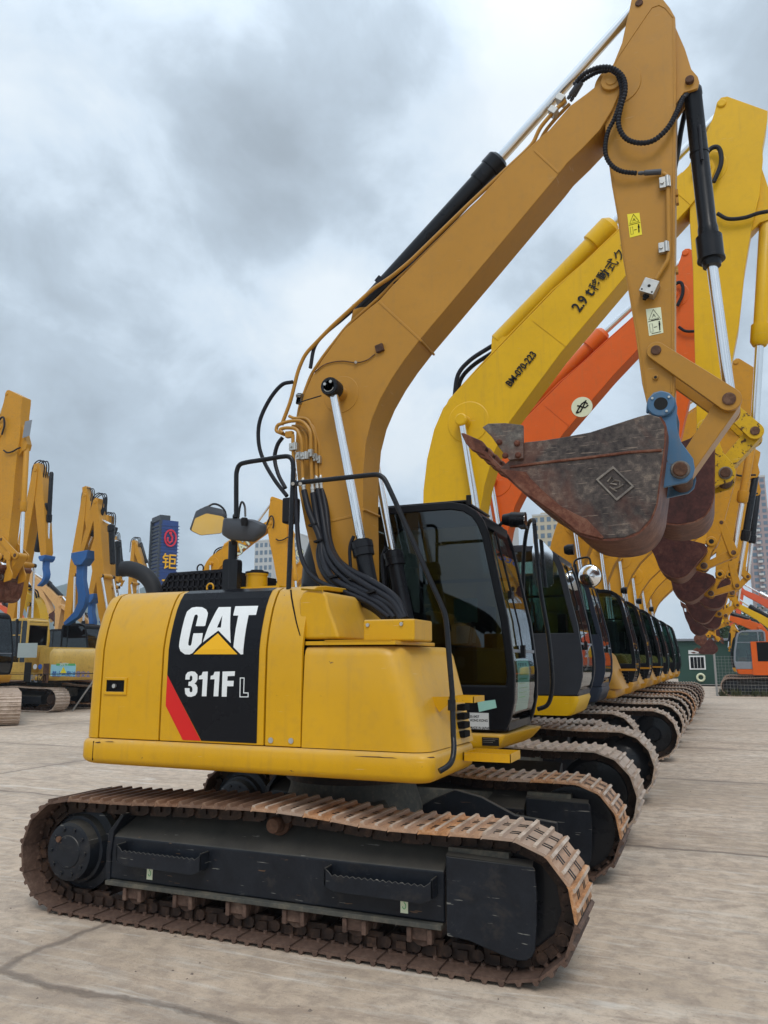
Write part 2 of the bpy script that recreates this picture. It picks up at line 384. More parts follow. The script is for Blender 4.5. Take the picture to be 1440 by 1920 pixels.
M['void'] = plain('dark_inside', (.004, .004, .005), .9, 0, .2, 4, 0)
M['mirrorglass'] = plain('mirror_glass', (.86, .88, .9), .1, 1.0, .02, 2, 0)
M['greyplastic'] = plain('grey_plastic', (.055, .062, .075), .48, 0, .12, 6, .1)
M['grey'] = plain('cool_grey', (.20, .22, .25), .5, 0, .15, 6, .1)
M['exhaust'] = plain('exhaust_black', (.022, .023, .026), .6, 0, .25, 10, .1)
M['seat'] = plain('seat_fabric', (.05, .05, .055), .8, 0, .2, 10, .2)
def glassmat(name, tint, gl=1.0):
    m = bpy.data.materials.new(name); m.use_nodes = True; nt = m.node_tree; nt.nodes.clear()
    t = N(nt, 'ShaderNodeBsdfTransparent'); t.inputs[0].default_value = (*tint, 1)
    g = N(nt, 'ShaderNodeBsdfGlossy'); g.inputs['Roughness'].default_value = .02; g.inputs['Color'].default_value = (.9*gl, .95*gl, gl, 1)
    fr = N(nt, 'ShaderNodeFresnel'); fr.inputs[0].default_value = 1.5
    mx = N(nt, 'ShaderNodeMixShader'); k = mathn(nt, 'ADD', fr.outputs[0], .015, True)
    nt.links.new(k, mx.inputs[0]); nt.links.new(t.outputs[0], mx.inputs[1]); nt.links.new(g.outputs[0], mx.inputs[2])
    o = N(nt, 'ShaderNodeOutputMaterial'); nt.links.new(mx.outputs[0], o.inputs[0]); return m
M['glass'] = glassmat('tinted_cab_glass', (.36, .39, .37))
M['glassclear'] = glassmat('clear_windscreen', (.72, .80, .78))
M['glassgreen'] = glassmat('green_cab_glass', (.60, .70, .67))
# ---------------------------------------------------------------- tracks
def track_path(cx, r, z0, tops):
    pts = []
    for i in range(-8, 9): pts.append(Vector((cx*i/8, 0, z0)))
    for i in range(1, 16):
        a = -math.pi/2+math.pi*i/16; pts.append(Vector((cx+r*math.cos(a), 0, z0+r+r*math.sin(a))))
    pts += smooth([Vector((x, 0, z)) for x, z in tops], 4)
    for i in range(1, 16):
        a = math.pi/2+math.pi*i/16; pts.append(Vector((-cx+r*math.cos(a), 0, z0+r+r*math.sin(a))))
    return pts+[pts[0]]
def walk(path, n, off=0.0):
    L = [0]
    for a, b in zip(path, path[1:]): L.append(L[-1]+(b-a).length)
    out = []; tot = L[-1]
    def at(s):
        s %= tot; i = 0
        while L[i+1] < s: i += 1
        return path[i]+(path[i+1]-path[i])*((s-L[i])/max(1e-9, L[i+1]-L[i]))
    for k in range(n):
        s = (k+off)*tot/n; h = tot/n/2
        a = at(s-h); b = at(s+h); t = (b-a).normalized(); out.append(((a+b)/2, t))
    return out, tot/n
def shoe_mesh(pitch, w, gh=.027, simple=False):
    """one shoe in its own frame: x along the chain, z outwards, y across"""
    g = G(); p = pitch; h = w/2
    prof = [(-p*.50, .004), (-p*.46, -.006), (p*.44, -.006), (p*.50, -.012), (p*.50, .0), (p*.44, .008)]
    for s in (.38, -.12):
        prof += [(p*s+.017, .009), (p*s+.009, gh), (p*s-.009, gh), (p*s-.017, .009)]
        g.box(p*s-.0095, p*s+.0095, -h-.0005, h+.0005, gh-.010, gh+.0012, 2)
    prof += [(-p*.46, .009)]
    g.prism(prof, -h, h)
    if not simple:
        for yy in (-.115, -.075, .075, .115):       # bolt recesses and bolts
            for s in (.13, -.36):
                g.box(p*s-.026, p*s+.026, yy-.010, yy+.010, .0085, .0105, 1)
                g.tube([(p*s, yy, -.022), (p*s, yy, -.006)], .013, 6, 1)
        for yy in (-h*.62, h*.62):
            g.box(p*.20, p*.25, yy-.008, yy+.008, -.0075, .0103, 1)
    return g
def link_geo(g, c, t, y0, pitch, half=.075):
    n = Vector((t.z, 0, -t.x))*-1
    out = Vector((-t.z, 0, t.x))
    if True:
        inn = -out if out.dot(Vector((0,0,1))) > 0 else out
    return
def chain(path, n, yc, off, big=1.0, detail=True):
    g = G(); pl, pitch = walk(path, n, off)
    cen = Vector((0, 0, .375*big))
    for c, t in pl:
        out = Vector((t.z, 0, -t.x))                  # path runs counter-clockwise in x-z seen from -y
        c2 = c-out*.055*big
        for s in (-1, 1):
            y = yc+s*.075*big
            g.obox(Vector((c2.x, y, c2.z)), t*pitch*.36, Vector((0, .017, 0)), out*.042*big)
            if detail:
                g.obox(Vector((c2.x, y+s*.02, c2.z))+out*.012, t*pitch*.16, Vector((0, .016, 0)), out*.026*big)
        e = c2+t*pitch*.5
        g.cyl((e.x, yc-.115*big, e.z), (e.x, yc+.115*big, e.z), .032*big, 10 if detail else 7)
    return g
def orient(o, c, t, yc):
    out = Vector((t.z, 0, -t.x))
    m = Matrix.Identity(4)
    m[0][0], m[1][0], m[2][0] = t.x, t.y, t.z
    m[0][1], m[1][1], m[2][1] = 0, 1, 0
    m[0][2], m[1][2], m[2][2] = out.x, out.y, out.z
    # keep right handed: x=t, z=out, y=z cross x
    yv = out.cross(t); m[0][1], m[1][1], m[2][1] = yv.x, yv.y, yv.z
    m[0][3], m[1][3], m[2][3] = c.x, yc, c.z
    o.matrix_local = m

def similarity(a0, b0, a1, b1):
    """maps the side-plane figure a0->b0 onto a1->b1"""
    z0 = complex(*a0); z1 = complex(*b0); w0 = complex(*a1); w1 = complex(*b1)
    k = (w1-w0)/(z1-z0)
    def f(p):
        q = w0+k*(complex(*p)-z0); return (q.real, q.imag)
    f.k = abs(k); return f

# ================================================================= first machine (near)
OX, OY = -2.565, 5.56
ex = thing('excavator', 'yellow excavator with black engine door panel, at the front of the row', 'excavator', (OX, OY, 0), 0, 'excavators parked in a row')
M1 = ex
NY = 4.28-OY
TOPS = [(1.57,.72),(1.2,.716),(.8,.714),(.45,.742),(.08,.760),(-.28,.753),(-.66,.744),(-1.04,.728),(-1.57,.72)]
path1 = [p-Vector((.04, 0, 0)) for p in track_path(1.525, .345, .03, [(x*.971, z) for x, z in TOPS])]
NS = 46
pl1, pitch1 = walk(path1, NS, .3)
sm_a = None
for ti, yc in enumerate((NY+.25, NY+.25+2.06)):
    tr = chain(path1, NS, yc, .3).build('track', M['chainrust'], ex)
    for i, (c, t) in enumerate(pl1):
        if sm_a is None:
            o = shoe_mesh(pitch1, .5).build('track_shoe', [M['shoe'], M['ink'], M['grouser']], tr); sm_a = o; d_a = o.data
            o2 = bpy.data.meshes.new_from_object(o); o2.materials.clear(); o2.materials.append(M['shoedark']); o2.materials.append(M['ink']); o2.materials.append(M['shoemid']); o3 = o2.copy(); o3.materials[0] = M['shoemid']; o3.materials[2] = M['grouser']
        else:
            o = sm_a.copy(); o.data = d_a; S.collection.objects.link(o); o.parent = tr
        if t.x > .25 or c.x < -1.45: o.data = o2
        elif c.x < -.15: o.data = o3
        orient(o, c, t, yc)

def track_frame(y0, sgn, near):
    """side frame: y0 = outer face plane, sgn=+1 when inner side lies towards +y"""
    Y = lambda d: y0+sgn*d
    g = G()
    xa, xb = -1.20, 1.10
    sec = [(0, .235), (0, .50), (.20, .645), (.34, .645), (.34, .235)]
    a = [(xa-.02, Y(d), z) for d, z in sec]; b = [(xb, Y(d), z) for d, z in sec]
    g.add(a+b, [tuple(range(5)), tuple(range(9, 4, -1))]+[(i, (i+1)%5, 5+(i+1)%5, 5+i) for i in range(5)])
    tf = g.build('track_frame', M['frame'], ex, .012, 2)
    g = G()
    g.box(xa-.03, xb-.01, Y(-.035), Y(.05), .205, .233) if sgn > 0 else g.box(xa-.03, xb-.01, Y(.05), Y(-.035), .205, .233)
    g.build('bottom_flange', M['framedust'], tf, .004, 1)
    # end plate at the rear
    g = G(); pr = [(xa-.045, .225), (xa-.055, .40), (xa-.045, .53), (xa+.05, .645), (xa+.08, .645), (xa-.0, .53), (xa-.015, .40), (xa-.01, .225)]
    g.prism(pr, min(Y(-.012), Y(.30)), max(Y(-.012), Y(.30))); g.build('end_plate', M['frame'], tf, .005, 1)
    # idler guard
    xs = 1.126; gd = [(xs, .60), (xs+.02, .595), (xs+.16, .592), (xs+.478, .585), (xs+.490, .57), (xs+.496, .45), (xs+.49, .30), (xs+.478, .18), (xs+.46, .145), (xs+.43, .125), (xs+.385, .12), (xs+.33, .128), (xs+.22, .155), (xs+.12, .182), (xs, .19)]
    g = G(); g.prism(gd, min(Y(-.05), Y(-.034)), max(Y(-.05), Y(-.034)))
    g.add([(xs, Y(-.05), .60), (xs+.478, Y(-.05), .585), (xs+.47, Y(.02), .600), (xs, Y(.02), .615)], [(0,1,2,3)])
    gp = g.build('idler_guard', M['frame'], tf, .006, 2)
    g = G()
    ang = [2*math.pi*i/24 for i in range(24)]
    o_ = [(xs+.0, Y(.0), .628), (xs+.34, Y(.0), .628), (xs+.34, Y(.20), .628), (xs+.0, Y(.20), .628)]
    outer = []; inner = []
    for a_ in ang:
        cx_, cy_ = math.cos(a_), math.sin(a_); s_ = 1/max(abs(cx_), abs(cy_))
        outer.append((xs+.17+.17*cx_*s_, Y(.10)+.10*cy_*s_)); inner.append((xs+.17+.125*cx_, Y(.10)+.055*cy_))
    n = 24
    vs = [(x, y, .632) for x, y in outer]+[(x, y, .632) for x, y in inner]+[(x, y, .600) for x, y in outer]+[(x, y, .600) for x, y in inner]
    fs = []
    for i in range(n):
        j = (i+1) % n; fs += [(i,j,n+j,n+i), (n+i,n+j,3*n+j,3*n+i), (i,2*n+i,2*n+j,j)]
    g.add(vs, fs); g.build('recoil_bracket', M['framedust'], tf)
    # steps welded to the frame
    for x0 in (-1.11, .40):
        g = G(); x1 = x0+.66; L = []
        for i in range(31):
            t = i/30; L.append((x0+.05+t*(.56), .435+(.012 if i % 2 else 0)))
        top = [(x0, .475), (x0+.03, .455)]+L+[(x1-.02, .455), (x1, .475)]
        bot = [(x1, .375), (x1-.06, .345), (x0+.06, .352), (x0, .375)]
        g.prism(top+bot, min(Y(-.085), Y(-.079)), max(Y(-.085), Y(-.079)))
        for xx in (x0, x1-.012):
            g.box(xx, xx+.012, min(Y(-.085), Y(0)), max(Y(-.085), Y(0)), .375, .475)
        g.box(x0+.05, x1-.05, min(Y(-.08), Y(.0)), max(Y(-.08), Y(.0)), .352, .358)
        g.build('step', M['frame'], tf, .003, 1)
        if near:
            sx = x0+.19 if x0 < 0 else x0+.44; q = G()
            q.box(sx, sx+.045, Y(-.003), Y(-.0005), .262, .372); st = q.build('hook_sticker', M['stickpale'], tf)
            q = G(); c = [(sx+.0225+.011*math.sin(t*.5), Y(-.004), .352-.006*t+(.0)) for t in range(0, 13)]
            q.tube([(sx+.0225+.012*math.cos(a_), Y(-.0045), .345+.014*math.sin(a_)) for a_ in [k*.55 for k in range(12)]], .0018, 5)
            q.tube([(sx+.0225+.010*math.cos(a_), Y(-.0045), .300+.016*math.sin(a_)) for a_ in [1.6-k*.5 for k in range(10)]], .0022, 5)
            q.tube([(sx+.0225, Y(-.0045), .331), (sx+.0225, Y(-.0045), .316)], .002, 5)
            q.build('hook_mark', M['green'], st)
    # bottom rollers
    for k in range(6):
        x = -1.02+k*.395; g = G()
        g.steps((x, Y(.03), .165), (x, Y(.33), .165), [(0, .04), (.0, .075), (.2, .075), (.2, .10), (.8, .10), (.8, .075), (1, .075), (1, .04)], 16)
        g.box(x-.065, x+.065, min(Y(.0), Y(.045)), max(Y(.0), Y(.045)), .13, .215)
        g.box(x-.075, x-.045, min(Y(-.02), Y(.02)), max(Y(-.02), Y(.02)), .12, .20); g.box(x+.045, x+.075, min(Y(-.02), Y(.02)), max(Y(-.02), Y(.02)), .12, .20)
        g.build('bottom_roller', M['shoedark'], tf, .005, 1)
    g = G(); g.steps((.0, Y(.0), .655), (.0, Y(.30), .665), [(0, .02), (0, .042), (.06, .05), (.25, .05), (.26, .072), (.34, .072), (.35, .058), (.9, .058), (.92, .072), (1, .072)], 20)
    g.build('carrier_roller', M['rust'], tf)
    g = G()   # idler wheel
    g.steps((1.465, Y(.06), .375), (1.465, Y(.30), .375), [(0, .05), (0, .12), (.10, .13), (.12, .27), (.14, .305), (.3, .305), (.32, .325), (.68, .325), (.7, .305), (.86, .305), (.88, .27), (.9, .13), (1, .12)], 40)
    g.build('idler', M['black'], ex)
    g = G()   # sprocket with teeth and the travel motor housing
    pts = []
    for i in range(44):
        a_ = 2*math.pi*i/44; rr = .27 if i % 4 in (0, 3) else .335
        pts.append((-1.575+rr*math.cos(a_), .375+rr*math.sin(a_)))
    g.prism(pts, min(Y(.14), Y(.20)), max(Y(.14), Y(.20)))
    sp = g.build('sprocket', M['chainrust'], ex, .006, 1)
    g = G(); g.steps((-1.54, Y(-.06), .385), (-1.54, Y(.19), .385), [(0, .0), (0, .10), (.02, .105), (.02, .165), (.05, .185), (.35, .195), (.37, .215), (.55, .225), (.6, .275), (1, .28)], 40)
    for k in range(10):
        a_ = 2*math.pi*k/10; g.cyl((-1.54+.145*math.cos(a_), Y(-.066), .385+.145*math.sin(a_)), (-1.54+.145*math.cos(a_), Y(-.05), .385+.145*math.sin(a_)), .014, 6, 0)
    g.cyl((-1.62, Y(-.07), .46), (-1.62, Y(-.05), .46), .02, 8, 1)
    g.build('travel_motor', [M['frame'], M['rust']], ex)
    return tf
track_frame(NY+.10, 1, True)
track_frame(-NY-.10-.0-.36, 1, False)
# centre section of the undercarriage
g = G()
g.steps((0, 0, .50), (0, 0, .80), [(0, .50), (.3, .52), (.8, .47), (1, .47)], 40)
for s in (-1, 1):
    for q in (-1, 1):
        a = [(s*.25-.12, q*.3, .42), (s*.25+.12, q*.3, .42), (s*.25+.14, q*.3, .70), (s*.25-.14, q*.3, .70)]
        b = [(s*.72-.16, q*.95, .36), (s*.72+.16, q*.95, .36), (s*.72+.10, q*.95, .60), (s*.72-.10, q*.95, .60)]
        g.add(a+b, [(0,1,2,3), (7,6,5,4)]+[(i, (i+1)%4, 4+(i+1)%4, 4+i) for i in range(4)])
g.build('centre_frame', M['framedust'], ex, .015, 2)
g = G()
cf = [( .42, .50), (.62, .62), (.80, .70), (1.0, .66), (1.25, .55), (1.55, .52), (1.55, .34), (.5, .30)]
g.prism([(x-.1, z) for x, z in cf], .30, .34); g.build('front_web', M['frame'], ex, .01, 2)
g = G(); g.steps((0, 0, .80), (0, 0, .98), [(0, .50), (.4, .50), (.42, .56), (.9, .56), (1, .50)], 48)
g.build('swing_bearing', M['chainrust'], ex)

# ---------------------------------------------------------------- upper structure
Y0 = 4.30-OY
HSEC = [(4.300, 1.135), (4.297, 1.45), (4.300, 1.72), (4.311, 1.79), (4.324, 1.85), (4.345, 1.92), (4.368, 1.985), (4.402, 2.050), (4.440, 2.098), (4.50, 2.122), (4.62, 2.135), (5.25, 2.15)]
HSEC = [(y-OY, z) for y, z in HSEC]
def hood_piece(name, x0, x1, mat, parent, th=.03, off=0.0, rear_r=0.0):
    """panel that follows the hood section; rear_r rounds the rear corner"""
    g = G(); xs = [x0, x1]
    stations = []
    if rear_r:
        for i in range(9):
            a = math.pi/2*i/8; stations.append((x0+rear_r*(1-math.cos(a*1.0)) if True else 0, rear_r*(1-math.sin(a))))
        stations = [(x0+rear_r*(1-math.sin(math.pi/2*i/8)), rear_r*(1-math.cos(math.pi/2*i/8))) for i in range(8, -1, -1)]
        stations = sorted(stations)
    else: stations = [(x0, 0)]
    stations.append((x1, 0))
    n = len(HSEC); vs = []; fs = []
    ymid = .3
    for X, ins in stations:
        for (y, z) in HSEC:
            k = 1.0
            vs.append((X, y+off+ins*(1.0 if y < -.8 else max(0, (-.8-y)/(.3)+1) if y < -.5 else 0), z-off*.0-(ins*.9 if z > 1.9 else ins*.9*max(0, (z-1.6)/.3) if z > 1.6 else 0)))
    for i in range(len(stations)-1):
        for k in range(n-1): fs.append((i*n+k, (i+1)*n+k, (i+1)*n+k+1, i*n+k+1))
    if rear_r:
        pass
    g.add(vs, fs)
    o = g.build(name, mat, parent, 0, ang=40)
    s = o.modifiers.new('solid', 'SOLIDIFY'); s.thickness = th; s.offset = -1
    b = o.modifiers.new('bevel', 'BEVEL'); b.width = .006; b.segments = 2; b.limit_method = 'ANGLE'; b.angle_limit = R(50); b.harden_normals = True
    return o
LX = lambda u, v: Q(u, v, 4.30)[0]
xr, xd1, xd2, xp1, xp2 = -4.045-OX, -3.890-OX, -3.385-OX, -2.592-OX, -2.335-OX
# core that shows in the gaps and closes the body
g = G(); n = len(HSEC); core = [(y+.035, min(z, 2.12)-.03) for y, z in HSEC]+[(1.22, 2.05), (1.22, 1.0), (-1.2, 1.0)]
vs = [(xd1-.05, y, z) for y, z in core]+[(xp2-.03, y, z) for y, z in core]; n = len(core)
g.add(vs, [tuple(range(n)), tuple(range(2*n-1, n-1, -1))]+[(i, (i+1)%n, n+(i+1)%n, n+i) for i in range(n)])
g.build('engine_bay', M['void'], ex)
# counterweight: rounded tail, wraps round the rear
def rrect(x0, x1, y0, y1, r, n=7):
    out = []
    for cx_, cy_, a0 in ((x1-r, y1-r, 0), (x0+r, y1-r, 90), (x0+r, y0+r, 180), (x1-r, y0+r, 270)):
        for i in range(n+1):
            a = R(a0+90*i/n); out.append((cx_+r*math.cos(a), cy_+r*math.sin(a)))
    return out
def stackloft(g, layers, m=0):
    """layers: list of (z, outline) with equal counts"""
    n = len(layers[0][1]); b = len(g.v); vs = []
    for z, ol in layers: vs += [(x, y, z) for x, y in ol]
    fs = [tuple(range(n-1, -1, -1)), tuple(range((len(layers)-1)*n, len(layers)*n))]
    for k in range(len(layers)-1):
        for i in range(n):
            j = (i+1) % n; fs.append((k*n+i, k*n+j, (k+1)*n+j, (k+1)*n+i))
    g.add(vs, fs, m, True); return g
g = G(); stn = [(xr+.13*(1-math.sin(math.pi/2*i/8)), .13*(1-math.cos(math.pi/2*i/8))) for i in range(8, -1, -1)]+[(xd1-.004, 0)]
stn = sorted(stn); stn = [(X, .13*(1-math.sqrt(max(0, 1-(1-min(1, (X-xr)/.13))**2)))) for X, _ in stn]; ring_ = None; n = len(HSEC)+2
for X, ins in stn:
    row = []
    for k, (y, z) in enumerate(HSEC):
        a = HSEC[max(0, k-1)]; b = HSEC[min(len(HSEC)-1, k+1)]; d = Vector((b[0]-a[0], b[1]-a[1])).normalized(); row.append((X+(.02*(z-1.135) if X < xr+.05 else 0), y+d.y*ins, z-d.x*ins))
    row += [(X, 1.24-ins, 2.10-ins), (X, 1.24-ins, 1.135)]
    g.v += row
for i in range(len(stn)-1):
    for k in range(n): g.f.append((i*n+k, i*n+(k+1)%n, (i+1)*n+(k+1)%n, (i+1)*n+k)); g.m.append(0); g.sm.append(True)
for i in (0, len(stn)-1): g.f.append(tuple(i*n+k for k in range(n))); g.m.append(0); g.sm.append(True)
g.build('counterweight', M['yellow'], ex, ang=55)
dr = hood_piece('side_door', xd1+.006, xd2-.006, M['yellow'], ex)
ed = hood_piece('engine_door', xd2+.006, xp1-.006, M['yellow'], ex)
pil = hood_piece('access_panel', xp1+.006, xp2-.004, M['yellow'], ex)
# door latch pocket
a0, b0 = Q(199, 1270, 4.30), Q(238, 1303, 4.30)
g = G(); fr = [(a0[0], b0[1]), (b0[0], b0[1]), (b0[0], a0[1]), (a0[0], a0[1])]
inn = [(a0[0]+.014, b0[1]+.02), (b0[0]-.02, b0[1]+.02), (b0[0]-.02, a0[1]-.018), (a0[0]+.014, a0[1]-.018)]
g.ring(fr, inn, Y0-.012, Y0+.004); g.build('latch_frame', M['yellow'], dr, .003, 2)
g = G(); g.box(inn[0][0], inn[1][0], Y0-.0062, Y0-.0045, inn[0][1], inn[2][1], 0)
g.cyl(((inn[0][0]+inn[1][0])/2-.005, Y0-.02, (inn[0][1]+inn[2][1])/2), ((inn[0][0]+inn[1][0])/2-.005, Y0, (inn[0][1]+inn[2][1])/2), .014, 14, 1)
g.build('latch', [M['void'], M['zinc']], dr)
# --- decal, mapped on to the curved door
ARC = [0.0]
for a, b in zip(HSEC, HSEC[1:]): ARC.append(ARC[-1]+math.hypot(b[0]-a[0], b[1]-a[1]))
def hood_hit(u, v):
    d = ray(u, v)
    for k in range(len(HSEC)-1):
        (ya, za), (yb, zb) = HSEC[k], HSEC[k+1]; ya += OY; yb += OY
        # solve CAMH + d.z t = za + s (zb-za), d.y t = ya + s (yb-ya)
        A = d.y; B = -(yb-ya); C = d.z; D = -(zb-za); E = ya; F = za-CAMH
        det = A*D-B*C
        if abs(det) < 1e-12: continue
        t = (E*D-B*F)/det; s = (A*F-E*C)/det
        if t > 0 and -1e-6 <= s <= 1+1e-6 or (k == 0 and s < 0):
            return (d.x*t-OX, ARC[k]+s*(ARC[k+1]-ARC[k]))
    return None
def on_hood(name, polys, mat, parent, lift):
    """polys of (x, s) or pixel points -> thin skin lying on the door"""
    bm = bmesh.new()
    for pts in polys:
        vs = [bm.verts.new((x, s, 0)) for x, s in pts]
        try: bm.faces.new(vs)
        except ValueError: pass
    bmesh.ops.triangulate(bm, faces=bm.faces[:])
    for a in ARC[1:-1]:
        bmesh.ops.bisect_plane(bm, geom=bm.verts[:]+bm.edges[:]+bm.faces[:], plane_co=(0, a, 0), plane_no=(0, 1, 0))
    for v in bm.verts:
        x, s = v.co.x, v.co.y; k = 0
        while k < len(ARC)-2 and ARC[k+1] < s: k += 1
        f = (s-ARC[k])/(ARC[k+1]-ARC[k]); (ya, za), (yb, zb) = HSEC[k], HSEC[k+1]
        ny, nz = -(zb-za), (yb-ya); l = math.hypot(ny, nz)
        v.co = (x, ya+f*(yb-ya)+ny/l*lift, za+f*(zb-za)+nz/l*lift)
    bmesh.ops.recalc_face_normals(bm, faces=bm.faces)
    me = bpy.data.meshes.new(name); bm.to_mesh(me); bm.free(); me.materials.append(mat)
    o = bpy.data.objects.new(name, me); S.collection.objects.link(o); o.parent = parent; return o
def hp(*pts): return [hood_hit(u, v) for u, v in pts]
xa, xb = xd2+.045, xp1-.05
smax = ARC[-3]
xl = hood_hit(310, 1265); xm = hood_hit(378, 1390)
BG = [(xa, xl[1]), (xa, smax), (xb, smax), (xb, .012), (xm[0], .012)]
on_hood('decal', [BG], M['decal'], ed, .0025)
r0 = hood_hit(310, 1265); r1 = hood_hit(307, 1323); r2 = hood_hit(343, 1388)
on_hood('red_stripe', [[(xa, r0[1]), (xm[0]-.004, .012), (r2[0], .012), (xa, r1[1])]], M['decalred'], ed, .0028)
z6 = lambda L: [(320+x*.15278, 1100+y*.15278) for x, y in L]
C_ = z6([(415,487),(313,487),(333,400),(340,370),(333,348),(318,345),(302,352),(292,375),(222,690),(222,715),(235,727),(252,724),(262,700),(285,575),(400,572),(385,690),(275,815),(235,832),(180,830),(125,790),(108,735),(112,690),(180,380),(205,310),(265,262),(320,253),(390,256),(440,282),(462,325),(458,360),(430,480)])
T_ = z6([(800,245),(1080,240),(1052,350),(962,352),(895,830),(865,832),(775,742),(835,358),(772,357)])
A1 = z6([(595,256),(745,254),(735,430),(742,695),(598,545),(575,545),(400,690),(470,490)])
A_out = z6([(595,256),(745,254),(735,430),(742,695),(590,540),(400,685),(470,490),(560,310)])
A_hole = z6([(640,355),(622,505),(573,505)])
# the A with its counter: split left and right of the hole
Aleft = z6([(595,256),(745,254),(640,355),(573,505),(598,520),(590,540),(400,685),(470,490),(560,310)])
Aright = z6([(745,254),(735,430),(742,695),(590,540),(598,520),(573,505),(622,505),(640,355)])
TR = z6([(585,575),(825,830),(285,830)])
on_hood('letter_c', [hp(*C_)], M['white'], ed, .005)
on_hood('letter_a', [hp(*Aleft), hp(*Aright)], M['white'], ed, .005)
on_hood('letter_t', [hp(*T_)], M['white'], ed, .005)
on_hood('triangle', [hp(*TR)], M['decalyellow'], ed, .005)
three = z6([(185,1140),(190,1085),(215,1050),(260,1038),(305,1045),(335,1080),(335,1140),(318,1172),(298,1190),(322,1205),(335,1240),(332,1295),(308,1335),(260,1352),(215,1348),(185,1315),(178,1245),(238,1245),(238,1280),(250,1297),(268,1290),(275,1265),(268,1235),(250,1218),(222,1215),(226,1168),(250,1165),(270,1145),(272,1110),(262,1092),(248,1092),(240,1110),(238,1140)])
one1 = z6([(400,1045),(462,1042),(445,1345),(388,1345),(400,1135),(350,1138),(355,1095),(385,1085)])
one2 = z6([(545,1045),(608,1042),(590,1345),(532,1345),(545,1135),(493,1138),(498,1095),(530,1085)])
Ff = z6([(642,1042),(795,1038),(790,1095),(705,1098),(700,1155),(780,1155),(775,1222),(698,1222),(692,1350),(632,1350)])
Lo = z6([(855,1115),(912,1115),(906,1298),(962,1298),(960,1357),(850,1357)])
Li = z6([(864,1126),(902,1126),(896,1309),(951,1309),(950,1347),(860,1347)])
for nm, pg in (('digit', three), ('digit', one1), ('digit', one2), ('letter', Ff)): on_hood(nm, [hp(*pg)], M['white'], ed, .005)
n = len(Lo); lo, li = hp(*Lo), hp(*Li)
on_hood('letter', [[lo[i], lo[(i+1)%n], li[(i+1)%n], li[i]] for i in range(n)], M['white'], ed, .005)
on_hood('panel_gap', [[hood_hit(u+d, v) for u, v, d in ((544, 1106, 0), (549, 1140, 0), (555, 1168, 0), (562, 1192, 0), (562, 1192, 2), (555, 1168, 2.5), (549, 1140, 3), (544, 1106, 3))]], M['void'], pil, .002)
# two screws on the access panel
for u, v in ((508, 1388), (546, 1389)):
    q = P(u, v, 4.30); G().steps((q.x, Y0-.006, q.z), (q.x, Y0+.004, q.z), [(0, .008), (0, .017), (1, .017)], 16).build('screw', M['zinc'], pil)
# skirt: rounded bumper round the platform
g = G(); sk = []
for z, ins in ((.965, .05), (.975, .025), (.99, .008), (1.01, 0), (1.10, 0), (1.118, .006), (1.13, .02)):
    sk.append((z, rrect(-4.035-OX+ins, -1.495-OX-ins, 4.275-OY+ins, 5.16-OY-ins, .085)))
stackloft(g, sk)
g.box(-4.0-OX+.1, -2.2-OX, 5.1-OY, 1.26, .985, 1.12); sk = g.build('skirt', M['yellow'], ex, ang=50)
G().box(-3.905-OX, -3.901-OX, 4.2735-OY, 4.28-OY, .99, 1.115).build('joint', M['void'], sk)

for i, (u, v, L_, h_) in enumerate(((664, 1417.5, .20, .004), (702, 1419.5, .14, .003), (800, 1420, .05, .006), (178, 1392, .05, .007), (196, 1390, .08, .003))):
    q = P(u, v, 4.275); G().prism([(q.x, q.z), (q.x+L_*.4, q.z-h_*.6), (q.x+L_, q.z-h_*.2), (q.x+L_*.8, q.z+h_), (q.x+L_*.3, q.z+h_*.5)], 4.2742-OY, 4.2760-OY).build('scrape', M['rust'], sk)
# ---- tank box at the front right
g = G()
ya, yb = Y0, 5.18-OY
bt = [(xp2+.004, ya), (-1.535-OX, ya+.01), (-1.49-OX, yb), (xp2+.004, yb)]
tp = [(xp2+.004, ya+.02), (-1.73-OX, ya+.03), (-1.63-OX, yb), (xp2+.004, yb)]
lay = []
def roundpoly(pts, rs, n=6):
    out = []; N_ = len(pts)
    for i in range(N_):
        p = Vector(pts[i]); a = (Vector(pts[i-1])-p); b = (Vector(pts[(i+1)%N_])-p); r = rs[i]
        if r <= 0: r = 1e-4
        p0 = p+a.normalized()*r; p1 = p+b.normalized()*r
        for k in range(n+1):
            t = k/n; out.append(tuple(p0*(1-t)**2+p*2*t*(1-t)+p1*t*t))
    return out
for t, e in ((0, 0), (.5, -.004), (.9, 0), (.955, .010), (.985, .026), (1, .05)):
    pts = [(a[0]*(1-t)+b[0]*t, a[1]*(1-t)+b[1]*t) for a, b in zip(bt, tp)]
    pts = [(pts[0][0], pts[0][1]+e), (pts[1][0]-e, pts[1][1]+e), (pts[2][0]-e, pts[2][1]), pts[3]]
    lay.append((1.135+t*(1.735-1.135), roundpoly(pts, [.004, .13-e, .10, .004])))
stackloft(g, lay); tb = g.build('tank_box', M['yellow'], ex, ang=40)
g = G(); q0 = P(568, 1206, 4.33)
g.prism(roundpoly([(xp2+.0, 1.742), (-1.735-OX, 1.742), (-1.735-OX, 1.765), (xp2+.0, 1.765)], [0, .004, .004, 0], 2), ya+.035, 5.05-OY)
for i in range(60):
    x = -2.20-OX+.44*i/60; g.box(x, x+.004, ya+.03, ya+.037, 1.765, 1.772)
g.build('tread_plate', M['yellow'], tb, .003, 1)
a, b = P(681, 1162, 4.42), P(777, 1196, 4.42)
g = G(); g.box(a.x, b.x, 4.42-OY, 4.75-OY, 1.765, a.z); cv = g.build('cover_box', M['yellow'], tb, .012, 3)
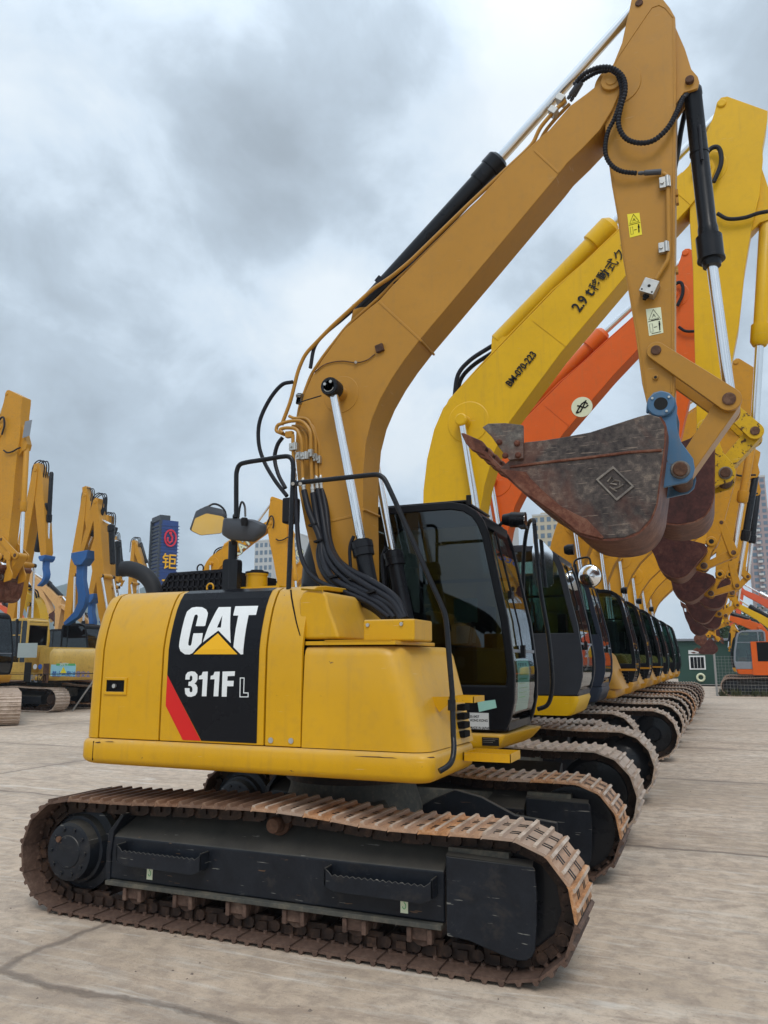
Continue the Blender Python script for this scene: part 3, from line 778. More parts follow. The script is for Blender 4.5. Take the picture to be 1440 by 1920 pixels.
for u, v in ((690, 1172), (753, 1170)):
    q = P(u, v, 4.42); G().steps((q.x, 4.409-OY, q.z), (q.x, 4.421-OY, q.z), [(0, .006), (0, .011), (1, .012)], 10).build('bolt', M['zinc'], cv)
# slots in the front face
for k in range(4):
    G().box(-1.535-OX+.012*(3-k)*.0, -1.483-OX, 4.88-OY, 5.0-OY, 1.17+k*.055, 1.21+k*.055).build('vent_slot', M['void'], tb, .006, 2)
# upper and lower steps
def grating(g, x0, x1, y0, y1, z, h=.035):
    g.box(x0, x1, y0, y0+.005, z-h, z); g.box(x0, x1, y1-.005, y1, z-h, z); g.box(x0, x0+.005, y0, y1, z-h, z); g.box(x1-.005, x1, y0, y1, z-h, z)
    for k in range(1, 4):
        y = y0+(y1-y0)*k/4
        for i in range(14):
            x = x0+(x1-x0)*i/14; g.add([(x, y, z-h), (x+(x1-x0)/14, y, z-h), (x+(x1-x0)/28, y, z+.006)], [(0,1,2)])
        g.box(x0, x1, y-.002, y+.002, z-h, z-.004)
g = G(); q = P(835, 1300, 4.85); q2 = P(905, 1300, 4.85)
grating(g, -1.50-OX, -1.345-OX, 4.62-OY, 4.86-OY, 1.435); g.prism([(-1.62-OX, 1.43), (-1.50-OX, 1.435), (-1.50-OX, 1.39), (-1.56-OX, 1.34)], 4.61-OY, 4.615-OY)
g.build('upper_step', M['yellow'], tb)
g = G(); grating(g, -1.49-OX, -1.19-OX, 4.86-OY, 5.12-OY, 1.085, .05); g.build('lower_step', M['yellow'], ex)

# ---- handrails
g = G(); ry = 4.47
g.tube(smooth([P(443, 970, ry), P(443, 900, ry), P(444, 884, ry), P(449, 872, ry), P(462, 867, ry), P(500, 861, ry), P(530, 856, ry), P(543, 857, ry), P(549, 866, ry), P(550, 882, ry)], 4)+[P(549, 905, ry), P(541, 1106, ry)], .0165, 12)
g.build('rear_handrail', M['black'], ex)
g = G()
g.tube([P(560, 905, ry)]+smooth([P(690, 891, ry), P(706, 890, ry), P(716, 894, ry), P(724, 904, ry), P(740, 938, ry)], 4)+[P(827, 1133, ry)]+smooth([P(833, 1148, ry), P(837, 1170, ry), P(842, 1230, ry)], 3)
       +[P(848, 1300, ry)]+smooth([P(850, 1380, ry), P(851, 1404, ry-.03), P(848, 1424, ry-.06), P(840, 1436, ry-.10), P(824, 1446, ry-.14)], 4), .0165, 12)
g.tube([P(847, 1312, ry), P(847, 1332, ry)], .024, 12)
for u in (549, 563): g.cyl(P(u, 907, ry-.035), P(u, 907, ry+.02), .012, 10, 1)
g.obox(P(556, 907, ry), (.035, 0, .0), (0, .012, 0), (0, 0, .014))
g.build('front_handrail', [M['black'], M['zinc']], ex)

# ---- mirrors on their post
g = G(); a = P(437, 1104, 4.62)
g.box(a.x-.09, a.x+.11, 4.58-OY, 4.66-OY, 2.12, 2.135); g.prism(roundpoly([(a.x-.06, 2.13), (a.x+.062, 2.13), (a.x+.062, 2.345), (a.x-.06, 2.345)], [.002, .002, .03, .03], 4), 4.57-OY, 4.63-OY)
g.cyl((a.x+.0, 4.60-OY, 2.13), (a.x+.0, 4.60-OY, 2.47), .032, 16)
g.tube(smooth([P(424, 968, 4.55), P(421, 957, 4.55), P(412, 948, 4.55), P(400, 945, 4.55), P(388, 951, 4.52)], 5), .0075, 8)
g.tube(smooth([P(447, 972, 4.55), P(450, 950, 4.55), P(454, 941, 4.52), P(459, 950, 4.50), P(460, 968, 4.48)], 5), .0075, 8)
g.cyl((a.x, 4.60-OY, 2.43), P(441, 966, ry), .018, 10)
g.build('mirror_post', M['black'], ex)
def mirror(name, pts, y, th, tilt, back, face, dy):
    o = G(); c = [Q(u, v, y) for u, v in pts]; cx_ = sum(p[0] for p in c)/len(c); cz_ = sum(p[1] for p in c)/len(c)
    rp = roundpoly(c, [.02]*len(c), 3)
    f = lambda p, s, d: (cx_+(p[0]-cx_)*s, y-OY+dy*(p[1]-cz_)+d, cz_+(p[1]-cz_)*s)
    n = len(rp); vs = [f(p, .86, -th) for p in rp]+[f(p, 1, -th*.3) for p in rp]+[f(p, 1, th*.5) for p in rp]+[f(p, .93, th*.6) for p in rp]
    fs = [tuple(range(n))]
    for k in range(3):
        for i in range(n): fs.append((k*n+i, k*n+(i+1)%n, (k+1)*n+(i+1)%n, (k+1)*n+i))
    o.add(vs, fs, 0, True); o.add([vs[3*n+i] for i in range(n)], [tuple(range(n))], 1)
    return o.build(name, [back, face], ex, ang=50)
mirror('mirror', [(416, 1002), (424, 972), (480, 975), (500, 984), (495, 1000), (472, 1015), (430, 1012)], 4.50, .03, 0, M['greyplastic'], M['mirrorglass'], -.25)
G().steps(P(458, 970, 4.43), P(458, 986, 4.44), [(0, .012), (.1, .022), (.5, .026), (1, .02)], 14).build('mirror_joint', M['rubber'], ex)
# second mirror shows its glass towards the ground
mm = [(349, 992), (372, 970), (400, 961), (428, 966), (430, 973), (405, 996), (362, 1000)]
g = G(); c = roundpoly([Q(u, v, 4.52) for u, v in mm], [.015]*7, 3); n = len(c); cz_ = sum(p[1] for p in c)/n; cx_ = sum(p[0] for p in c)/n
vs = [(x, 4.52-OY-(z-cz_)*1.1, z) for x, z in c]; vs2 = [(cx_+(x-cx_)*.93, 4.52-OY-(z-cz_)*1.1, cz_+(z-cz_)*.9-.012) for x, z in c]; vs3 = [(cx_+(x-cx_)*.9, 4.52-OY-(z-cz_)*1.1, z+.035) for x, z in c]
g.add(vs+vs3, [tuple(range(n, 2*n))]+[(i, (i+1)%n, n+(i+1)%n, n+i) for i in range(n)], 0, True)
g.add(vs+vs2, [(i, (i+1)%n, n+(i+1)%n, n+i) for i in range(n)], 0, True); g.add([(x, y, z+.003) for x, y, z in vs2], [tuple(range(n))], 1)
g.steps(P(386, 960, 4.50), P(375, 958, 4.49), [(0, .018), (.5, .024), (1, .018)], 12, 0)
g.build('round_mirror', [M['greyplastic'], M['mirrorglass']], ex, ang=50)

# ---- exhaust, grille, filler, eyes
g = G(); g.tube(smooth([P(292, 1120, 4.85), P(285, 1095, 4.85), P(268, 1076, 4.85), P(245, 1067, 4.85), P(231, 1067, 4.85)], 6), .062, 20, cap=False)
g.tube(smooth([P(292, 1120, 4.85), P(285, 1095, 4.85), P(268, 1076, 4.85), P(245, 1067, 4.85), P(233, 1067, 4.85)], 6), .055, 20, cap=True)
g.build('exhaust_pipe', M['exhaust'], ex)
g = G(); ax, bx = P(297, 1112, 4.80).x, P(425, 1112, 4.80).x
y0_, y1_ = 4.80-OY, 5.5-OY; zt = 2.30
side = [(ax, 2.13), (bx, 2.13), (bx, zt), (ax+.10, zt-.01), (ax, 2.16)]
g.prism(side, y0_+.012, y1_); 
def bar(x0, z0, x1, z1, wd=.006): 
    d = Vector((x1-x0, 0, z1-z0)); L = d.length; d.normalize(); nn = Vector((-d.z, 0, d.x))
    g.obox(((x0+x1)/2, y0_+.004, (z0+z1)/2), d*L/2, (0, .007, 0), nn*wd)
bar(ax, 2.135, bx, 2.135, .012); bar(ax+.1, zt-.012, bx, zt-.004, .012); bar(ax, 2.15, ax+.10, zt-.012, .012)
for k in (1, 2): bar(ax+.04*k, 2.135+k*.052, bx, 2.135+k*.052)
for k in range(13):
    x = ax+.03+k*(bx-ax-.03)/12.5; zz_ = min(zt-.012, 2.16+max(0, (x-ax))*1.4); bar(x, 2.135, x+.012, zz_)
g.build('intake_grille', M['grille'], ex)
for u, v in ((375, 1078), (394, 1103)):
    q = P(u, v, 4.8 if v < 1090 else 4.62); zb = zt if v < 1090 else 2.135
    G().tube([(q.x+.028*math.cos(t), q.y, zb+.022+.028*math.sin(t)) for t in [-.5+k*.42 for k in range(11)]], .006, 8).build('lifting_eye', M['black'] if v < 1090 else M['yellow'], ex)
g = G(); q = P(481, 1105, 4.72)
g.steps((q.x, 4.72-OY, 2.12), (q.x, 4.72-OY, 2.25), [(0, .075), (.9, .075), (.9, .08), (1, .08)], 28); g.steps((q.x, 4.72-OY, 2.25), (q.x, 4.72-OY, 2.275), [(0, .082), (.5, .082), (.52, .05), (1, .045)], 24, 1)
g.box(q.x-.12, q.x+.24, 4.62-OY, 5.0-OY, 2.11, 2.15)
g.build('filler_cap', [M['yellow'], M['rubber']], ex)

# ---- raised fairing between engine door and boom
g = G(); fa = poly([(568, 1199), (561, 1165), (560, 1125), (566, 1110), (578, 1105), (606, 1109), (612, 1118), (616, 1140), (628, 1172), (636, 1198)], 4.345)
g.prism(fa, 4.345-OY, 5.3-OY); fo = g.build('step_fairing', M['yellow'], ex, .02, 4)
g = G()
for i in range(40):
    a_ = P(566+1.0*i, 1105.5+.08*i, 4.345); g.box(a_.x-.003, a_.x+.003, 4.339-OY, 4.348-OY, a_.z-.004, a_.z+.008)
g.build('serrated_edge', M['yellow'], fo)
# ---------------------------------------------------------------- cab (shared by every machine in the row)
# side outline in metres from the front foot of the cab; x forward, z up from the ground (first machine)
CABP = [(948, 1372), (957, 1350), (964, 1316), (965, 1264), (959, 1212), (952, 1160), (940, 1108), (926, 1045), (916, 1000), (906, 975), (893, 957), (872, 945), (845, 941)]
OX, OY = -2.565, 5.56
CABO = poly(CABP, 5.95)
xback = -2.78-OX
CABO = CABO+[(xback+.10, CABO[-1][1]+.0), (xback+.02, CABO[-1][1]-.06), (xback, CABO[-1][1]-.15), (xback, CABO[0][1])]
def inset(pts, d):
    n = len(pts); out = []
    for i in range(n):
        p = Vector(pts[i]); a = (p-Vector(pts[i-1])).normalized(); b = (Vector(pts[(i+1)%n])-p).normalized()
        na = Vector((-a.y, a.x)); nb = Vector((-b.y, b.x)); m = (na+nb)
        m = m/max(.3, m.length_squared)*2 if m.length else na
        out.append(tuple(p+m*d))
    return out
def make_cab(parent, outline, y0, y1, mat, glass, sill=.34, post=.062, basemat=None, roofmat=None, wip=True, low=None, solid_low=True, swoop=False):
    """outline runs front-bottom -> up the front -> roof -> back -> bottom"""
    area = sum(a[0]*b[1]-b[0]*a[1] for a, b in zip(outline, outline[1:]+outline[:1]))
    inn = inset(outline, post if area > 0 else -post)
    zb = outline[0][1]; zs = zb+sill
    win = []
    for (x, z), (xo, zo) in zip(inn, outline): win.append((x, max(z, zs)))
    g = G(); th = .05
    g.ring(outline, win, y0, y0+th); g.ring(outline, win, y1-th, y1)
    n = len(outline); idx = list(range(n))
    # roof and back skin between the side frames
    k0 = max(range(n), key=lambda i: (outline[i][0] if outline[i][1] > zb+1.55 else -9)) if False else None
    front = [p for p in outline if p[0] > xmid(outline)]
    ztop = max(z for _, z in outline)
    roof = [p for p in outline if p[1] > ztop-.13]
    ri = [(x, z-.05) for x, z in roof]
    for (a, b), (c, d) in zip(zip(roof, roof[1:]), zip(ri, ri[1:])):
        g.add([(a[0], y0+th, a[1]), (b[0], y0+th, b[1]), (b[0], y1-th, b[1]), (a[0], y1-th, a[1]), (c[0], y0+th, c[1]), (d[0], y0+th, d[1]), (d[0], y1-th, d[1]), (c[0], y1-th, c[1])], [(0,1,2,3), (7,6,5,4), (0,4,5,1), (3,2,6,7), (0,3,7,4), (1,5,6,2)])
    xb_ = min(x for x, _ in outline)
    g.box(xb_+.004, xb_+.05, y0+th, y1-th, zb, zb+.9); g.box(xb_+.004, xb_+.045, y0+th, y1-th, ztop-.22, ztop-.12)
    g.box(xb_+.05, outline[0][0]-.03, y0+th, y1-th, zb, zb+.06)
    # front cross members: sill, header, middle bar
    def fx(z):
        fr = [p for p in outline if p[0] > xmid(outline)]; fr.sort(key=lambda p: p[1])
        for a, b in zip(fr, fr[1:]):
            if a[1] <= z <= b[1]: return a[0]+(b[0]-a[0])*(z-a[1])/max(1e-6, b[1]-a[1])
        return fr[-1][0]
    for z, h in ((zb+.035, .04), (ztop-.17, .045)):
        g.obox((fx(z)-.03, (y0+y1)/2, z), (.026, 0, 0), (0, (y1-y0)/2-th, 0), (0, 0, h))
    cb = g.build('cab', mat, parent, .012, 2)
    g = G(); z = zb+.60; g.obox((fx(z)-.012, (y0+y1)/2, z), (.008, 0, 0), (0, (y1-y0)/2-th, 0), (0, 0, .012)); g.build('window_bar', M['grey'], cb)
    # side panes set just inside
    w2 = inset(win, .003 if area < 0 else -.003)
    for yy, nm in ((y0+.016, 'side_window'), (y1-.020, 'side_window')):
        G().prism(win, yy, yy+.004).build(nm, glass, cb)
    # windscreen, following the bowed front
    zs_ = [zb+.06+(ztop-.20-zb-.06)*i/12 for i in range(13)]
    g = G(); vs = []
    for z in zs_: vs += [(fx(z)-.012, y0+th, z), (fx(z)-.012, y1-th, z)]
    g.add(vs, [(2*i, 2*i+1, 2*i+3, 2*i+2) for i in range(12)], 0, True); ws = g.build('windscreen', M['glassclear'], cb)
    # back pane
    g = G(); g.box(xb_+.02, xb_+.024, y0+th, y1-th, zb+.9, ztop-.2); g.build('rear_window', glass, cb)
    # slim posts that divide the far and near glass
    g = G()
    xm_ = xb_+.30
    for yy in (y0+.006, y1-.03): g.box(xm_, xm_+.035, yy, yy+.02, zs, ztop-.07)
    g.box(xm_, fx(zb+1.25)-.06, y1-.03, y1-.012, zb+1.22, zb+1.25)
    g.build('window_post', mat, cb)
    # inside: seat, console, levers
    g = G(); cy_ = (y0+y1)/2
    g.prism(roundpoly([(xb_+.28, zb+.42), (xb_+.78, zb+.46), (xb_+.78, zb+.56), (xb_+.40, zb+.55), (xb_+.26, zb+1.2), (xb_+.14, zb+1.2), (xb_+.20, zb+.5)], [.03]*7, 3), cy_-.24, cy_+.24)
    g.box(xb_+.16, xb_+.24, cy_-.12, cy_+.12, zb+1.2, zb+1.38); g.box(xb_+.25, xb_+.72, cy_-.2, cy_+.2, zb+.05, zb+.42)
    g.build('seat', M['seat'], cb, .02, 2)
    g = G()
    for s in (-1, 1):
        g.box(xb_+.30, xb_+.85, cy_+s*.31-.06, cy_+s*.31+.06, zb+.35, zb+.66); g.tube([(xb_+.80, cy_+s*.31, zb+.66), (xb_+.84, cy_+s*.30, zb+.86)], .018, 8)
    g.box(fx(zb+.7)-.26, fx(zb+.7)-.16, y0+.07, y0+.22, zb+.62, zb+.95); g.build('console', M['cabblack'], cb, .01, 2)
    if wip:
        g = G(); zt_ = ztop-.25; yw = y0+.22
        pts = [(fx(zt_-d)+.012, yw+.11*d, zt_-d) for d in (0, .25, .5, .75, .95)]
        g.tube(pts, .007, 8); g.tube([(x+.012, y-.05, z) for x, y, z in pts[:3]], .009, 8); g.obox((pts[2][0], pts[2][1]-.02, pts[2][2]), (.015, 0, 0), (0, .045, 0), (0, 0, .03))
        g.obox((pts[-1][0]+.0, pts[-1][1], pts[-1][2]), (.018, 0, 0), (0, .02, 0), (0, 0, .05))
        g.build('wiper', M['rubber'], cb)
    return cb, fx
def xmid(o): return (min(x for x, _ in o)+max(x for x, _ in o))/2+.1

y0c, y1c = 5.95-OY, 6.83-OY
CABO = [(x, z) for x, z in CABO]
cab1, fx1 = make_cab(ex, CABO, y0c, y1c, M['cabblack'], M['glass'])
zb1 = CABO[0][1]; zt1 = max(z for _, z in CABO)
# cab plinth
g = G()
bt = [(-2.9-OX, 5.92-OY), (-1.56-OX, 5.92-OY), (-1.50-OX, 6.84-OY), (-2.9-OX, 6.84-OY)]
tp = [(-2.9-OX, 5.93-OY), (-1.49-OX, 5.93-OY), (-1.38-OX, 6.84-OY), (-2.9-OX, 6.84-OY)]
lay = []
for t, e in ((0, .03), (.15, .008), (.3, 0), (.85, 0), (.95, .006), (1, .02)):
    pts = [(a[0]*(1-t)+b[0]*t, a[1]*(1-t)+b[1]*t) for a, b in zip(bt, tp)]
    pts = [(pts[0][0], pts[0][1]+e), (pts[1][0]-e, pts[1][1]+e), (pts[2][0]-e, pts[2][1]-e), (pts[3][0], pts[3][1]-e)]
    lay.append((.98+t*.125, roundpoly(pts, [.01, .05, .05, .01])))
stackloft(g, lay); pl = g.build('cab_plinth', M['yellow'], ex, ang=50)
a, b = P(904, 1382, 5.92), P(936, 1399, 5.92)
G().box(a.x, b.x, 5.916-OY, 5.919-OY, b.z, a.z).build('data_plate', M['ink'], pl)
for k in range(3): G().box(a.x+.008, b.x-.008-.02*k, 5.9145-OY, 5.9155-OY, a.z-.012-.013*k, a.z-.008-.013*k).build('plate_print', M['scuff'], pl)
# top work lamp, sun visor, grab, paper labels on the cab
q = P(945, 975, 6.55); 
g = G(); qa, qb = P(943, 974, 6.62), P(985, 975, 6.62)
g.steps(qa, qb, [(0, .045), (.35, .062), (.36, .068), (.95, .068), (1, .07)], 20); g.obox((qb.x-.02, qb.y, qb.z-.06), (.03, 0, 0), (0, .055, 0), (0, 0, .012))
g.cyl((qa.x+.02, qa.y, qa.z), (qa.x-.06, qa.y, qa.z-.08), .015, 8, 0)
g.build('work_lamp', M['black'], cab1); 
G().steps((qb.x-.0, qb.y, qb.z), (qb.x+.004, qb.y, qb.z), [(0, .058), (1, .058)], 20).build('lamp_lens', M['mirrorglass'], cab1)
G().box(xback+.05, -1.78-OX, y0c+.06, y1c-.06, zt1+.002, zt1+.022).build('roof_hatch', M['black'], cab1, .008, 2)
G().steps((P(879, 940, 5.99).x, 5.99-OY, zt1-.03), (P(879, 940, 5.99).x, 5.99-OY, zt1+.05), [(0, .022), (1, .022)], 12).build('roof_peg', M['rubber'], cab1)
def yplate(name, a, b, y, mat, parent, th=.002):
    A, B = P(*a, y), P(*b, y); return G().box(A.x, B.x, y-OY-th, y-OY, B.z, A.z).build(name, mat, parent)
lb = yplate('paper_label', (878, 1336), (917, 1368), 5.945, M['paper'], cab1)
for i, s in enumerate(("35-0457", "HONG KONG", "", "MADE IN JAPAN")):
    if s: text('label_text', s, M['ink'], cab1, (P(881, 1350, 5.942).x+.0, 5.9425-OY, P(881, 1345.5+7*i, 5.942).z), (1,0,0), (0,0,1), .026, .0004, .0006, .85)
A = [P(895, 1316, 5.94), P(928, 1312, 5.94), P(931, 1327, 5.94), P(898, 1335, 5.94)]
g = G(); g.add([(p.x, 5.944-OY, p.z) for p in A]+[(p.x, 5.946-OY, p.z) for p in A], [(0,1,2,3), (7,6,5,4)]+[(i, (i+1)%4, 4+(i+1)%4, 4+i) for i in range(4)]); g.build('paper_tag', M['teal'], cab1)
# notice taped to the inside of the windscreen, and papers on the far door
def on_screen(name, y0, y1, z0, z1, mat, d=.018):
    g = G(); vs = []
    for i in range(5):
        z = z0+(z1-z0)*i/4
        vs += [(fx1(z)-d, y0, z), (fx1(z)-d, y1, z)]
    g.add(vs, [(2*i, 2*i+1, 2*i+3, 2*i+2) for i in range(4)]); return g.build(name, mat, cab1)
on_screen('notice', 6.14-OY, 6.56-OY, 1.26, 1.66, M['teal'])
for k in range(7): 
    g = G(); zk = 1.63; g.box(fx1(zk)-.0165, fx1(zk)-.0155, 6.19-OY+.045*k, 6.19-OY+.045*k+.026*(.6+.4*(k % 2)), 1.585, 1.63); g.build('notice_print', M['ink'], cab1)
for k in range(6):
    zk = 1.54-.035*k; G().box(fx1(zk)-.0165, fx1(zk)-.0155, 6.18-OY, 6.18-OY+.30-.04*(k % 3), zk-.003, zk+.003).build('notice_print', M['green'], cab1)
G().box(-2.15-OX, -1.93-OX, y1c-.03, y1c-.026, 1.98, 2.20).build('paper', M['teal'], cab1)
G().box(-2.13-OX, -1.95-OX, y1c-.03, y1c-.026, 1.80, 1.95).build('paper', M['paper'], cab1)

# ---------------------------------------------------------------- boom of the first machine
BY0, BY1 = 5.345, 5.655
bp = [(612, 1190), (600, 1130), (590, 1060), (572, 985), (560, 920), (553, 850), (556, 790), (568, 745), (585, 706), (605, 673), (647, 616), (713, 561), (738, 533), (880, 391), (946, 320), (1012, 258), (1030, 243), (1069, 198), (1100, 175), (1129, 152), (1140, 141), (1152, 137), (1162, 143), (1167, 156), (1162, 172), (1148, 205), (1125, 243), (1095, 275), (1063, 306), (1046, 328), (900, 503), (788, 636), (758, 675), (735, 709), (713, 748), (697, 786), (686, 829), (681, 884), (680, 960), (681, 1040), (682, 1110), (676, 1165), (664, 1200), (638, 1212)]
bp = poly(bp, BY0)
g = G(); g.prism(bp, BY0-OY, BY1-OY)
bm_ = g.build('boom', M['boomtan'], ex, .006, 2)
def seam(name, pts, y, r, mat, parent):
    G().tube([P(u, v, y) for u, v in pts], r, 6).build(name, mat, parent)
def face_line(pts, y, w, mat, parent, name='weld_seam', th=.003):
    g = G()
    q = [P(u, v, y) for u, v in pts]
    for a, b in zip(q, q[1:]):
        d = (b-a); L = d.length; d.normalize(); nn = Vector((-d.z, 0, d.x))
        g.obox(((a.x+b.x)/2, y-OY-th/2, (a.z+b.z)/2), d*(L/2+w*.4), (0, th, 0), nn*w)
    return g.build(name, mat, parent, .002, 1)
face_line([(711, 566), (788, 637)], BY0, .009, M['boomtan'], bm_)
face_line([(1003, 283), (1047, 324)], BY0, .008, M['boomtan'], bm_)
face_line([(615, 978), (660, 968)], BY0, .009, M['boomtan'], bm_)
# raised side plate at the nose
def under_bar(u, v, y0, y1, r, mat, parent):
    G().cyl(P(u, v, y0), P(u, v, y0)+Vector((0, y1-y0, 0)), r, 8).build('weld_seam', mat, parent)
under_bar(789, 638, BY0, BY1, .010, M['boomtan'], bm_)
under_bar(681, 955, BY0, BY1, .010, M['boomtan'], bm_)
# cylinder boss on both sides of the boom, round cover plate
pinc = P(640, 740, BY0)
g = G(); g.steps((pinc.x, BY0-OY-.004, pinc.z), (pinc.x, BY0-OY+.01, pinc.z), [(0, .15), (.5, .155), (1, .155)], 40)
g.steps((pinc.x, 5.12-OY, pinc.z), (pinc.x, BY1+.21-OY, pinc.z), [(0, .045), (.2, .05), (.45, .07), (1, .07)], 24)
g.build('cylinder_boss', M['boomtan'], bm_)
CY = 5.19
c0, c1 = P(623, 734, CY-.06), P(623, 734, CY)
g = G(); g.steps((pinc.x, CY-.07-OY, pinc.z), (pinc.x, CY+.06-OY, pinc.z), [(0, .06), (.0, .068), (.1, .074), (.85, .074), (1, .06)], 28)
g.build('pin_cap', M['black'], ex)
g = G()
for dx, dz in ((-.032, .016), (.018, .030)): g.steps((pinc.x+dx, CY-.078-OY, pinc.z+dz), (pinc.x+dx, CY-.07-OY, pinc.z+dz), [(0, .006), (0, .012), (1, .013)], 10)
g.tube([(pinc.x+.042*math.cos(a_), CY-.071-OY, pinc.z-.008+.038*math.sin(a_)) for a_ in [R(205+14*k) for k in range(11)]], .003, 6)
g.build('grease_bolt', M['zinc'], ex)
def cylinder(parent, top, bot, y, r_rod, r_bar, split, mat, gl=1.36, name='boom_cylinder', rod_end=True, glen=.26):
    """rod from top down to the split fraction, barrel below it"""
    a = Vector((top[0], y, top[1])); b = Vector((bot[0], y, bot[1])); m = a.lerp(b, split); L = (b-a).length
    g = G(); g.steps(m, b, [(0, r_bar*.7), (.012, r_bar*.98), (.03, r_bar*.98), (.031, r_bar*gl), (.031+glen*.5/L, r_bar*gl), (.032+glen*.5/L, r_bar*(gl-.06)), (.04+glen/L, r_bar*(gl-.06)), (.045+glen/L, r_bar), (.97, r_bar), (.975, r_bar*1.06), (1, r_bar*1.06)], 26)
    cyl_ = g.build(name, mat, parent)
    g = G(); g.cyl(a.lerp(b, .01), m.lerp(b, .02), r_rod, 20); g.build('piston_rod', M['chrome'], cyl_)
    if rod_end:
        g = G(); g.cyl(a-Vector((0, .05, 0)), a+Vector((0, .05, 0)), r_rod*1.9, 20); g.build('rod_end', mat, cyl_)
    return cyl_
tp_ = (pinc.x, pinc.z); bt_ = Q(712, 1200, CY)
for yy in (CY-OY, 2*5.5-CY-OY):
    cy_ = cylinder(ex, tp_, bt_, yy, .034, .063, .62, M['black'], 1.32)
    q = Vector((tp_[0], yy, tp_[1])).lerp(Vector((bt_[0], yy, bt_[1])), .66)
    g = G(); hose(g, [q+Vector((-.06, -.03, .10)), q+Vector((-.09, -.03, .02)), q+Vector((-.085, -.03, -.12)), q+Vector((-.05, -.03, -.42))], .013); g.build('oil_line', M['hose'], cy_)
# sensor lead from the cap to the pipes, small bracket and cable on the boom side
g = G(); hose(g, [P(602, 742, 5.18), P(575, 750, 5.25), P(556, 757, 5.33)], .005); g.build('sensor_lead', M['rubber'], bm_)
g = G(); q = P(713, 654, BY0); g.obox((q.x, q.y-.014, q.z), (.032, 0, .008), (0, .014, 0), (-.008, 0, .030)); g.build('lamp_bracket', M['rust'], bm_, .004, 1)
g = G(); hose(g, [P(703, 664, BY0-.01), P(688, 675, BY0-.01), P(668, 680, BY0-.012), P(640, 677, BY0-.01), P(610, 683, BY0-.01), P(590, 698, BY0-.01)], .0045); g.build('lamp_cable', M['rust'], bm_)
G().cyl(P(667, 679, BY0-.03), P(667, 679, BY0), .012, 8).build('cable_clip', M['zinc'], bm_)
# steel pipes along the back of the boom
YP = 5.40
g = G()
def pipe(g, pts, y, r, n=10):
    q = [P(u, v, y if not isinstance(y, list) else y[i]) for i, (u, v) in enumerate(pts)]
    out = [q[0]]
    for i in range(1, len(q)-1):
        a, b, c_ = q[i-1], q[i], q[i+1]; d1 = (a-b); d2 = (c_-b); rr = min(.06, d1.length*.4, d2.length*.4)
        p0 = b+d1.normalized()*rr; p1 = b+d2.normalized()*rr
        for k in range(5):
            t = k/4; out.append(p0*(1-t)**2+b*2*t*(1-t)+p1*t*t)
    out.append(q[-1]); g.tube(out, r, n)
pipe(g, [(528, 797), (545, 752), (559, 694), (572, 664), (622, 612), (700, 541), (734, 519), (770, 489), (880, 382), (985, 284), (1000, 268), (1012, 240), (1032, 216), (1060, 188)], 5.37, .0155)
pipe(g, [(556, 800), (562, 760), (583, 703), (606, 668), (650, 612), (712, 557), (736, 532), (778, 494), (884, 390), (992, 290), (1008, 272), (1022, 246), (1040, 224), (1068, 195)], 5.42, .0135)
g.build('steel_pipes', M['boomtan'], bm_)
for pts in ([(740, 521), (760, 503)], [(1045, 205), (1053, 188)], [(1036, 219), (1044, 205)]):
    pass
def clamp(u, v, y, w, h, ang, parent, th=.018):
    q = P(u, v, y); a_ = R(ang); dx = Vector((math.cos(a_), 0, math.sin(a_))); dz = Vector((-math.sin(a_), 0, math.cos(a_)))
    g = G(); g.obox(q, dx*w, (0, th, 0), dz*h); 
    g.tube([q+Vector((0, -th*1.6, 0))-dx*w*.5, q+Vector((0, -th, 0))-dx*w*.5], h*.35, 6)
    g.tube([q+Vector((0, -th*.9, 0))+dx*w*.45-dz*h, q+Vector((0, -th*.9, 0))+dx*w*.45+dz*h], w*.38, 10)
    return g.build('pipe_clamp', M['zinc'], parent, .003, 1)
for u_, v_ in ((1052, 188), (1038, 211)):
    q = P(u_, v_, 5.385); a_ = R(48); g = G(); g.obox(q, Vector((math.cos(a_), 0, math.sin(a_)))*.026, (0, .045, 0), Vector((-math.sin(a_), 0, math.cos(a_)))*.034); g.build('pipe_clamp', M['zinc'], bm_, .005, 1); clamp(562, 748, 5.34, .045, .022, 80, bm_)
# pipe manifold and hoses behind the handrail
g = G()
pipe(g, [(583, 852), (583, 808), (566, 788), (540, 790), (520, 797), (517, 808), (534, 815)], 5.30, .0145)
pipe(g, [(566, 858), (566, 826), (556, 803), (536, 802), (524, 805), (530, 812)], 5.27, .0145)
pipe(g, [(575, 852), (575, 815), (562, 799), (548, 799)], 5.34, .013)
pipe(g, [(592, 852), (592, 820), (578, 784), (550, 784), (542, 780)], 5.33, .013)
pipe(g, [(599, 862), (599, 835), (588, 800), (578, 790)], 5.35, .012)
for u, y, v0, v1 in ((549, 5.24, 815, 880), (566, 5.27, 855, 900), (583, 5.30, 850, 905), (592, 5.33, 850, 895), (599, 5.35, 860, 895), (604, 5.37, 880, 925)):
    g.cyl(P(u, v0, y), P(u+2, v1, y), .0145, 10)
q = P(543, 815, 5.25); g.obox(q, (.03, 0, 0), (0, .02, 0), (0, 0, .024))
g.build('pipe_manifold', M['boomtan'], bm_)
for u, v, y, wd in ((551, 838, 5.23, .036), (572, 855, 5.26, .036), (583, 850, 5.28, .02), (592, 858, 5.31, .016), (599, 862, 5.33, .014), (561, 855, 5.25, .02)): clamp(u, v, y, wd, .030, 0, bm_)
g = G()
